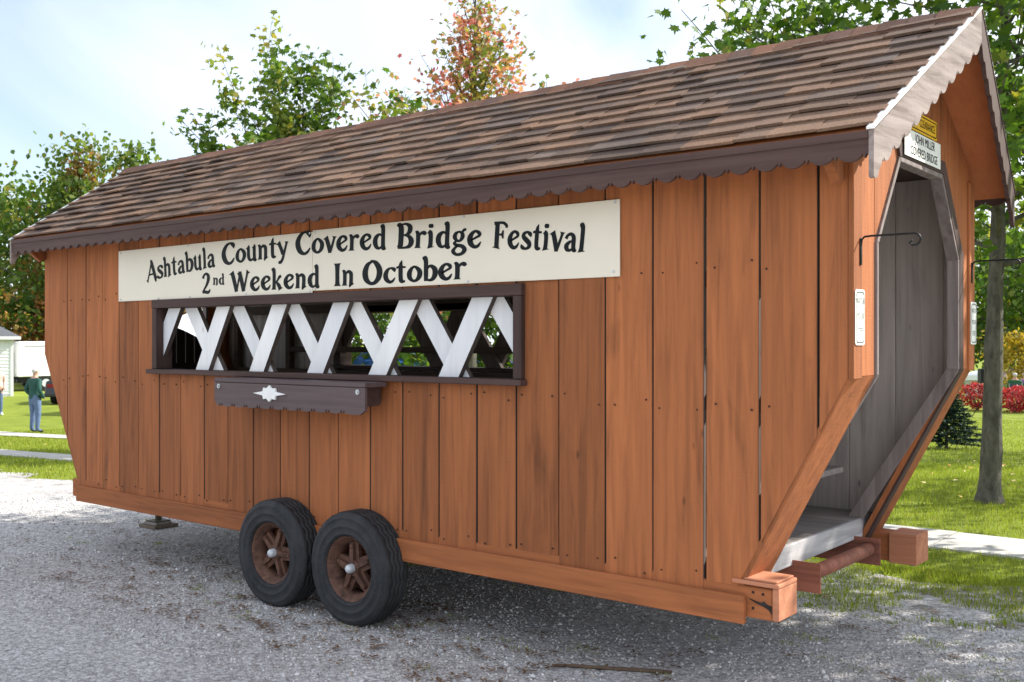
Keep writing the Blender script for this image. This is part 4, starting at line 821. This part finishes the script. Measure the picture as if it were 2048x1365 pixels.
yel = [(0, (.12, .18, .03)), (.5, (.21, .26, .04)), (1, (.36, .30, .07))]
red = [(0, (.44, .10, .10)), (.5, (.60, .22, .18)), (1, (.60, .34, .18))]
org = [(0, (.22, .08, .03)), (.5, (.36, .16, .05)), (1, (.36, .26, .06))]
LM = {'green': leafmat('green_maple_leaf', green), 'mid': leafmat('turning_green_leaf', green, .42, (yel, .52, .9)), 'red': leafmat('red_maple_leaf', yel, .42, (red, .47, 1.6), (1.45, 1.3, 1.0)),
      'far': leafmat('far_green_leaf', green, .35, (yel, .55, .35)), 'farred': leafmat('far_turning_leaf', [(0, (.05, .10, .02)), (.5, (.10, .17, .03)), (1, (.19, .23, .05))], .45, ([(0, (.15, .12, .03)), (.6, (.22, .15, .05)), (1, (.34, .15, .08))], .56, .4)), 'org': leafmat('orange_leaf', org, .4, (green, .5, .5)), 'gold': leafmat('golden_leaf', [(0, (.22, .20, .03)), (1, (.45, .30, .03))], .4),
      'dark': leafmat('deep_green_leaf', [(0, (.02, .05, .012)), (1, (.06, .11, .02))], .3), 'burn': leafmat('crimson_shrub_leaf', [(0, (.22, .01, .02)), (.7, (.42, .03, .05)), (1, (.5, .10, .10))], .35)}
dome = lambda t: (1 - (2 * t - .75) ** 2 * .45) if t < .8 else max(.25, 1.2 - t)
cone = lambda t: max(.16, 1.02 - t)
tree('maple_tree', 'green maple with grey trunk standing on the lawn right of the trailer', 'tree', (-1.31, 7.77, gz(-1.31, 7.77)), 7.4, .115, 2.6, 3.5, 30, .145, 10000, LM['green'], 21, .30, dome, maple, .26, None, 8)
tree('maple_tree', 'green maple with upright leafy shoots rising behind the middle of the roof', 'tree', atD(600, 20, None), 7.0, .13, 2.0, 2.6, 34, .14, 9000, LM['mid'], 14, .72, lambda t: (1.05, .7, 1.1, .8)[int(t * 17) % 4] * (1 if t < .7 else .55), maple, .19, None, 6)
tree('maple_tree', 'red and gold topped maple rising behind the roof', 'tree', atD(935, 22, None), 10.2, .13, 2.4, 3.9, 50, .13, 7500, LM['red'], 33, .80, cone, maple, .20, None, 6)
tree('broad_tree', 'green and bronze tree above the far end of the roof', 'tree', atD(150, 60, None), 14.9, .28, 2.5, 6.0, 38, .36, 9000, LM['farred'], 41, .45, cone, simple, .35, None, 6)
tree('broad_tree', 'reddish topped tree just left of the shingled ridge', 'tree', atD(262, 64, None), 15.2, .28, 2.5, 5.2, 36, .38, 8000, LM['farred'], 52, .55, cone, simple, .35, None, 6)
tree('broad_tree', 'dark green tree at the left edge of the picture', 'tree', atD(-5, 66, None), 12.5, .28, 1.6, 7.4, 34, .40, 9000, LM['far'], 61, .35, dome, simple, .40, None, 6)
tree('small_tree', 'orange and gold small tree behind the white shed roof', 'tree', atD(50, 57, None), 4.9, .12, .9, 2.6, 22, .30, 3600, LM['org'], 63, .45, dome, simple, .40, None, 5)
tree('broad_tree', 'orange tree seen through the left end of the lattice window', 'tree', atD(395, 58, None), 7.2, .18, 1.5, 4.2, 22, .36, 3600, LM['org'], 67, .4, dome, simple, .40, None, 5)
tree('broad_tree', 'leafy green tree seen through the middle of the lattice window', 'tree', atD(760, 36, None), 6.0, .15, .7, 3.6, 26, .30, 4500, LM['far'], 71, .35, dome, simple, .40, None, 5)
tree('broad_tree', 'bright green tree seen through the right end of the lattice window', 'tree', atD(1010, 30, None), 5.6, .15, .7, 3.2, 26, .26, 4500, LM['green'], 73, .35, dome, simple, .40, None, 5)
for i, (u, d, H, lab, mt) in enumerate(((1890, 58, 9.5, 'far green tree mostly hidden behind the trailer doorway', 'far'), (2075, 62, 9.8, 'far green woodland tree at the right edge of the picture', 'far'), (1985, 70, 10.5, 'tall far tree behind the maple trunk on the right', 'dark'), (2180, 55, 9.0, 'far tree beyond the right edge of the lawn', 'far'))):
    tree('woodland_tree', lab, 'tree', atD(u, d, None), H, .22, .8, 4.6, 30, .36, 5200, LM[mt], 81 + i, .4, dome, simple, .42, 'woodland beyond the lawn', 6)
tree('small_tree', 'yellow turning sapling beside the red shrubs on the right', 'tree', atD(2035, 46, None), 3.0, .06, .4, 1.3, 16, .18, 1800, LM['gold'], 91, .5, dome, simple, .40, None, 5)
tree('shade_tree', 'leafy tree beyond the right edge of the photo shading the lawn', 'tree', (2.6, 14.2, gz(2.6, 14.2)), 7.0, .14, 2.4, 2.5, 22, .16, 2600, LM['green'], 95, .35, dome, simple, .3, None, 5)
tree('shade_tree', 'second leafy tree beyond the right edge shading the far lawn', 'tree', (1.4, 20.5, gz(1.4, 20.5)), 7.5, .14, 2.2, 2.8, 22, .18, 3600, LM['green'], 96, .35, dome, simple, .3, None, 5)
tree('shade_tree', 'sparse leafy tree outside the photo on the right shading the gravel edge', 'tree', (3.4, 7.3, 0), 7.0, .14, 3.0, 2.3, 22, .16, 4600, LM['green'], 98, .35, dome, simple, .3, None, 5)
# red shrubs
def shrub(label, loc, r, h, n, seed, mt='burn', leaf=.075):
    root = empty('shrub', loc); tag(root, label, 'shrub', 'red shrubs along the far edge of the lawn'); rt = random.Random(seed); b = MB(); rng = np.random.default_rng(seed)
    for k in range(14):
        a = rt.uniform(0, 6.28); b.tube([(0, 0, -.05), (math.cos(a) * r * .35, math.sin(a) * r * .35, h * .5), (math.cos(a) * r * .75, math.sin(a) * r * .75, h * rt.uniform(.7, .95))], [.014, .009, .004], 5, cap=False)
    b.build('stem', M['bark'], root)
    u = rng.normal(size=(n, 3)); u /= np.linalg.norm(u, axis=1)[:, None]; rr_ = rng.uniform(.55, 1.05, n) ** .6; P = u * rr_[:, None] * np.array([r, r, h * .5]) * (1 + .18 * np.sin(u[:, :1] * 7 + seed) + .15 * np.cos(u[:, 2:3] * 9)) + np.array([0, 0, h * .55])
    Rm = rotmats(n); q = np.array([(x, y, 0) for x, y in simple]) * leaf; V = np.einsum('nij,kj->nki', Rm, q) + P[:, None, :]; fast('foliage', V, 6, LM[mt], root)
shrub('crimson round shrub right of the maple trunk', atD(2030, 35.5, None), .75, .85, 2600, 1); shrub('crimson shrub showing between the doorway and the maple trunk', atD(1955, 36.5, None), .6, .95, 1700, 2)
shrub('second crimson shrub at the right edge of the picture', atD(2085, 36, None), .7, .85, 1500, 3)
# young blue-green spruce behind the doorway
sp_loc = atD(1893, 21.5, None); root = empty('spruce_tree', sp_loc); tag(root, 'small dark spruce on the lawn behind the trailer doorway', 'tree')
MB().tube([(0, 0, -.05), (0, 0, 1.25)], [.04, .01], 8).build('trunk', M['bark'], root); nv = []; rt = random.Random(9); bb = MB()
for k in range(90):
    z = .12 + 1.08 * (k / 90) ** 1.1; L = .82 * (1 - z / 1.32) + .08; a = k * 2.399; d = Vector((math.cos(a), math.sin(a), -.12)); bb.tube([(0, 0, z), d * L + Vector((0, 0, z + .10 * L))], [.008, .003], 4, cap=False)
    for j in range(170):
        t = rt.uniform(.12, 1); p = d * L * t + Vector((0, 0, z + .10 * L * t)); e = (d + Vector((rt.uniform(-1.2, 1.2), rt.uniform(-1.2, 1.2), rt.uniform(-.5, .8)))).normalized() * rt.uniform(.06, .12); sdv = e.cross(Vector((rt.uniform(-1, 1), rt.uniform(-1, 1), 1))).normalized() * .014
        nv += [p - sdv, p + sdv, p + e]
bb.build('branch', M['bark'], root); fast('needles', [tuple(p) for p in nv], 3, leafmat('spruce_needle', [(0, (.012, .032, .022)), (1, (.035, .07, .05))], .15), root)

# ------------------------------------------------------------ buildings, vehicles, tents far behind
WHITE = plain('white_house_paint', (.78, .79, .80), .55, 0, .03, 3); ROOFG = plain('grey_roof_shingle', (.10, .105, .115), .9, 0, .25, 14); DARKG = plain('tinted_glass', (.015, .02, .025), .1, 0, .1, 2, .8); BLK = plain('black_rubber', (.015, .015, .016), .8)
hl = atD(26, 46, None); hs = empty('white_house', hl, YAW + R(29)); tag(hs, 'white clapboard house with grey roof at the left edge', 'house')
b = MB(); b.box(-9, 0, 0, 6, -.3, 2.58); hw = b.build('wall', WHITE, hs); b = MB(); k = 0
while k * .15 < 2.5:
    z = .1 + k * .15; b.add([(-9, -.002, z + .15), (0, -.002, z + .15), (0, -.022, z), (-9, -.022, z)], [(0, 3, 2, 1)]); b.add([(-9, -.022, z), (0, -.022, z), (0, -.002, z - .001), (-9, -.002, z - .001)], [(0, 3, 2, 1)]); k += 1
tag(b.build('clapboard', WHITE, hw), kind='stuff'); MB().box(-.10, .02, -.035, 0, 0, 2.55).build('corner_trim', WHITE, hw)
b = MB(); e = .30; b.add([(-9 - e, -e, 2.55), (e, -e, 2.55), (e, 6 + e, 2.55), (-9 - e, 6 + e, 2.55), (-9 - e, -e, 2.66), (e, -e, 2.66), (e, 6 + e, 2.66), (-9 - e, 6 + e, 2.66), (-3.0, 3, 4.6), (-6.0, 3, 4.6)], [(0, 3, 2, 1), (4, 5, 8, 9), (5, 6, 8), (6, 7, 9, 8), (7, 4, 9)]); rf = b.build('roof', ROOFG, hs)
b = MB(); b.add([(-9.3, -.305, 2.53), (.305, -.305, 2.53), (.305, 6.3, 2.53), (.305, 6.3, 2.67), (.305, -.305, 2.67), (-9.3, -.305, 2.67)], [(0, 1, 4, 5), (1, 2, 3, 4)]); b.build('eave_trim', WHITE, rf)
b = MB(); b.box(-3.2, -2.2, -.04, .0, .9, 2.1); wn = b.build('window', WHITE, hs); MB().box(-3.12, -2.28, -.05, -.041, .98, 2.02).build('pane', DARKG, wn)
tl = atD(37, 50, None); tk = empty('box_truck', tl, YAW + R(44)); tag(tk, 'white box truck parked between the house and the trailer', 'truck')
b = MB(); b.cbox(0, 6.4, 0, 2.2, .72, 2.45, .04); cb = b.build('cargo_box', WHITE, tk); MB().box(.3, 6.3, -.02, -.001, 2.20, 2.26).build('rail', plain('grey_rail', (.3, .31, .33), .5), cb); MB().box(.08, 6.3, .2, 2.0, .42, .715).build('chassis', BLK, tk)
b = MB(); b.prism([(6.45, .5), (8.3, .5), (8.3, 1.25), (7.6, 1.4), (7.2, 2.1), (6.45, 2.1)], 'y', .1, 2.1); cbn = b.build('cab', WHITE, tk); MB().box(6.7, 7.2, .085, .098, 1.45, 1.95).build('window', DARKG, cbn)
for x in (1.3, 7.3):
    for y in (.02, 1.95): b = MB(); b.tube([(x, y, .40), (x, y + .24, .40)], .40, 24); wl = b.build('wheel', BLK, tk); MB().tube([(x, y - .01, .40), (x, y, .40)], .2, 16).build('rim', M['hub'], wl)
b = MB()
b.box(-.08, -.002, .1, 2.1, .45, .60); b.build('bumper', BLK, tk)
cl_ = atD(133, 39.6, None); cr_ = empty('parked_car', cl_, YAW); tag(cr_, 'dark car with licence plate parked beyond the far end of the trailer', 'car')
CARP = plain('dark_navy_car_paint', (.012, .014, .02), .25, 0, .1, 3, .6)
b = MB(); pr = [(0, .30), (.06, .62), (.12, .90), (.9, .98), (1.5, 1.40), (2.9, 1.42), (3.6, .98), (4.4, .86), (4.5, .5), (4.45, .28)]
b.prism(pr, 'x', -.87, .87, 0, .05); bd_ = b.build('body', CARP, cr_)
MB().add([(-.68, .88, 1.0), (.68, .88, 1.0), (.60, 1.44, 1.385), (-.60, 1.44, 1.385)], [(0, 1, 2, 3)]).build('rear_window', DARKG, bd_).location = (0, -.012, .008)
for s in (-1, 1): MB().box(s * .62 - .16, s * .62 + .16, .05, .10, .66, .80).build('tail_light', plain('red_tail_lens', (.25, .01, .01), .2), bd_)
MB().box(-.27, .27, .005, .04, .50, .64).build('licence_plate', WHITE, bd_); MB().cbox(-.84, .84, -.08, .04, .30, .46, .03).build('bumper', CARP, bd_)
for y in (.85, 3.65):
    for s in (-1, 1): b = MB(); b.tube([(s * .70, y, .30), (s * .885, y, .30)], .30, 24); wl = b.build('wheel', BLK, cr_); MB().tube([(s * .886, y, .30), (s * .90, y, .30)], .18, 16).build('rim', M['hub'], wl)
def canopy(label, loc, w_, h, ph, mat, rz=0, wallmat=None):
    root = empty('canopy_tent', loc, rz); tag(root, label, 'tent', 'canopy tents on the far lawn'); b = MB(); c = w_ / 2; P = [(-c, -c, h), (c, -c, h), (c, c, h), (-c, c, h)]
    b.add(P + [(0, 0, h + ph)] + [(x, y, z - .22) for x, y, z in P], [(0, 1, 4), (1, 2, 4), (2, 3, 4), (3, 0, 4), (5, 6, 1, 0), (6, 7, 2, 1), (7, 8, 3, 2), (8, 5, 0, 3)]); b.build('roof', mat, root)
    for x, y, z in P: MB().tube([(x * .97, y * .97, -.05), (x * .97, y * .97, z)], .022, 6).build('leg', M['zinc'], root)
    if wallmat: MB().box(-c, c, c - .03, c, .0, h - .2).build('side_wall', wallmat, root)
BLUE = plain('blue_tarp', (.03, .12, .42), .5, 0, .08, 3); TWHITE = plain('white_tent_fabric', (.80, .81, .82), .6, 0, .02, 3); TAN = plain('tan_tent_fabric', (.26, .19, .15), .8, 0, .1, 3)
canopy('blue canopy tent seen through the middle of the lattice window', atD(745, 36, None), 2.2, 1.75, .4, BLUE, .3); canopy('light blue canopy tent seen through the lattice right of the flower box', atD(815, 38, None), 2.4, 1.7, .4, plain('pale_blue_tarp', (.16, .36, .62), .5, 0, .08, 3), .5)
canopy('blue canopy tent seen through the right end of the lattice window', atD(985, 38, None), 2.0, 1.65, .35, BLUE, .2)
canopy('white peaked tent seen through the left end of the lattice window', atD(385, 36, None), 3.6, 2.35, 1.15, TWHITE, .4, TWHITE)
canopy('tan roofed tent behind the seated pair on the right', atD(2062, 50, None), 4.2, .62, .75, TAN, .3); canopy('white tent showing between the doorway and the maple trunk', atD(1962, 46, None), 1.6, .95, .25, TWHITE, .1, TWHITE)
# loudspeaker on a tripod
spk = atD(1968, 33, None); st = empty('speaker_stand', spk, YAW); tag(st, 'thin black tripod stand under the loudspeaker left of the maple trunk', 'stand')
MB().tube([(0, 0, .45), (0, 0, 1.10)], .02, 8).build('pole', M['iron'], st)
for a in (0.3, 2.4, 4.5): MB().tube([(0, 0, .62), (.38 * math.cos(a), .38 * math.sin(a), 0)], .014, 6).build('leg', M['iron'], st)
b = MB(); b.prism([(-.17, -.15), (.17, -.15), (.13, .17), (-.13, .17)], 'z', 1.102, 1.56, 0, .01); so = b.build('loudspeaker', plain('black_speaker_box', (.015, .016, .02), .6)); so.location = spk; so.rotation_euler = (0, 0, YAW); MB().box(-.14, .14, -.158, -.151, 1.13, 1.53).build('grille', BLK, so)
tag(so, 'black loudspeaker on a stand between the doorway and the maple trunk', 'speaker')

# ------------------------------------------------------------ people
SKIN = plain('skin', (.50, .30, .22), .55, 0, .06, 20)
def person(label, loc, rz, H, jt, mats, hair, seated=False):
    """jt: joints dict name->(x,y,z) in fractions of H; body grown with a Skin modifier, then split into cloth and skin by face"""
    root = empty('person', loc, rz); tag(root, label, 'person')
    J = dict(pelvis=(0, 0, .52), belly=(0, -.005, .60), chest=(0, .0, .70), top=(0, .005, .79), neck=(0, .0, .845), chin=(0, -.012, .885), head=(0, -.012, .93), crown=(0, -.005, .975),
             lsh=(.105, .005, .785), lel=(.14, .03, .64), lwr=(.125, -.05, .535), lha=(.11, -.085, .515), lfi=(.10, -.10, .49), rsh=(-.105, .005, .785), rel=(-.14, .03, .64), rwr=(-.125, -.05, .535), rha=(-.11, -.085, .515), rfi=(-.10, -.10, .49),
             lhp=(.055, 0, .49), lkn=(.062, -.01, .28), lan=(.066, .01, .05), lto=(.08, -.085, .018), rhp=(-.055, 0, .49), rkn=(-.062, -.01, .28), ran=(-.066, .01, .05), rto=(-.08, -.085, .018))
    J.update(jt); rad = dict(pelvis=(.098, .075), belly=(.098, .078), chest=(.105, .075), top=(.07, .055), neck=(.034, .036), chin=(.040, .046), head=(.044, .054), crown=(.032, .04), lsh=(.044,) * 2, lel=(.034,) * 2, lwr=(.026,) * 2, lha=(.02, .026), lfi=(.013, .02), lhp=(.064,) * 2, lkn=(.043,) * 2, lan=(.032,) * 2, lto=(.024, .022))
    for k in list(rad):
        if k[0] == 'l': rad['r' + k[1:]] = rad[k]
    names = list(J); E = [('pelvis', 'belly'), ('belly', 'chest'), ('chest', 'top'), ('top', 'neck'), ('neck', 'chin'), ('chin', 'head'), ('head', 'crown')]
    for s in 'lr': E += [('top', s + 'sh'), (s + 'sh', s + 'el'), (s + 'el', s + 'wr'), (s + 'wr', s + 'ha'), (s + 'ha', s + 'fi'), ('pelvis', s + 'hp'), (s + 'hp', s + 'kn'), (s + 'kn', s + 'an'), (s + 'an', s + 'to')]
    me = bpy.data.meshes.new('b'); me.from_pydata([tuple(c * H for c in J[k]) for k in names], [(names.index(a), names.index(b_)) for a, b_ in E], []); o = bpy.data.objects.new('b', me); COL.objects.link(o)
    md = o.modifiers.new('s', 'SKIN'); md.use_smooth_shade = True; o.modifiers.new('u', 'SUBSURF').levels = 2
    for k, sv in zip(names, me.skin_vertices[0].data): sv.radius = (rad[k][0] * H, rad[k][1] * H); sv.use_root = (k == 'pelvis')
    dg = bpy.context.evaluated_depsgraph_get(); nm = bpy.data.meshes.new_from_object(o.evaluated_get(dg)); bpy.data.objects.remove(o)
    seg = {'top': ('neck', 'chin', 'head', 'crown'), }
    pts = {k: Vector(v) * H for k, v in J.items()}; mi = []
    for p in nm.polygons:
        c = p.center; best = min(names, key=lambda k: (c - pts[k]).length / max(.3, 1)); 
        if best in ('chin', 'head', 'crown', 'neck'): mi.append(2)
        elif best in ('lha', 'rha', 'lfi', 'rfi'): mi.append(2)
        elif best in ('lto', 'rto') or (best in ('lan', 'ran') and c.z < .035 * H): mi.append(3)
        elif best in ('lkn', 'rkn', 'lan', 'ran', 'lhp', 'rhp') or (best == 'pelvis' and c.z < pts['pelvis'].z + .0 * H): mi.append(1)
        else: mi.append(0)
    nm.materials.clear(); body = link('body', nm, mats, root, True, mi)
    # face: nose and ears
    hd = pts['head']; b = MB(); b.sphere(hd + Vector((0, -.062 * H * .95, -.004 * H)), (.009 * H, .012 * H, .013 * H), 8, 6)
    for s in (-1, 1): b.sphere(hd + Vector((s * .047 * H, .008 * H, -.002 * H)), (.006 * H, .011 * H, .017 * H), 8, 6)
    b.build('face_features', SKIN, body, True)
    b = MB(); b.sphere(hd + Vector((0, .008 * H, .008 * H)), (.0475 * H, .054 * H, .044 * H), 14, 9); b.build('hair', hair, body, True); return root
JEANS = plain('blue_denim', (.10, .15, .26), .85, 0, .2, 14); JACKET = plain('bottle_green_jacket', (.02, .075, .062), .8, 0, .15, 8); SHOE = plain('dark_shoe', (.02, .018, .018), .6); GREYH = plain('white_hair', (.55, .52, .50), .8)
ml = atD(70, 27.4, None)
person('white haired man in green jacket and blue jeans standing with his back turned', ml, YAW + R(150), 1.76, dict(lel=(.165, .045, .645), lwr=(.12, -.05, .545), lha=(.09, -.085, .53), lfi=(.07, -.10, .515), rel=(-.165, .045, .645), rwr=(-.12, -.05, .545), rha=(-.09, -.085, .53), rfi=(-.07, -.10, .515)), [JACKET, JEANS, SKIN, SHOE], GREYH)
person('person in light top and blue jeans cut off by the left edge', atD(-6, 33.8, None), YAW + R(40), 1.72, {}, [plain('pale_pink_top', (.55, .42, .38), .8), JEANS, SKIN, WHITE], plain('brown_hair', (.08, .05, .03), .7))
sit = dict(pelvis=(0, 0, .27), belly=(0, .0, .34), chest=(0, .0, .44), top=(0, .005, .53), neck=(0, 0, .585), chin=(0, -.012, .625), head=(0, -.012, .67), crown=(0, -.005, .715), lsh=(.105, .005, .525), rsh=(-.105, .005, .525), lel=(.14, .0, .39), rel=(-.14, 0, .39), lwr=(.10, -.11, .34), rwr=(-.10, -.11, .34), lha=(.08, -.15, .335), rha=(-.08, -.15, .335), lfi=(.07, -.175, .33), rfi=(-.07, -.175, .33), lhp=(.06, -.04, .26), rhp=(-.06, -.04, .26), lkn=(.07, -.24, .27), rkn=(-.07, -.24, .27), lan=(.07, -.24, .05), ran=(-.07, -.24, .05), lto=(.075, -.32, .018), rto=(-.075, -.32, .018))
def chair(loc, rz, label):
    root = empty('folding_chair', loc, rz); tag(root, label, 'chair', 'chairs of the seated pair'); mt = plain('chair_fabric', (.05, .08, .10), .8)
    MB().cbox(-.23, .23, -.30, .16, .345, .365, .005).build('seat', mt, root); MB().cbox(-.23, .23, .16, .18, .50, .85, .005).build('backrest', mt, root)
    for x in (-.22, .22):
        MB().tube([(x, -.28, 0), (x, -.26, .344)], .012, 6).build('leg', M['zinc'], root); MB().tube([(x, .14, 0), (x, .15, .344), (x, .19, .86)], .012, 6).build('leg', M['zinc'], root)
for (u, d, lab, top, hr, cl2) in ((2030, 39, 'white haired person in green shirt seated beyond the crimson shrub', plain('green_shirt', (.02, .11, .04), .8), GREYH, 'folding chair under the person in the green shirt'), (2050, 39.4, 'seated person in purple top at the right edge of the picture', plain('purple_top', (.28, .10, .30), .8), plain('grey_hair', (.35, .32, .30), .8), 'folding chair under the person in the purple top')):
    q_ = atD(u, d, None); person(lab, q_, YAW + R(160), 1.74, sit, [top, JEANS, SKIN, SHOE], hr); chair(q_, YAW + R(160), cl2)
person('person in dark trousers and white shoes standing half hidden by the maple trunk', atD(1992, 36.5, None), YAW + R(60), 1.62, {}, [plain('pale_blue_top', (.35, .42, .50), .8), plain('navy_trousers', (.02, .03, .06), .8), SKIN, WHITE], GREYH)
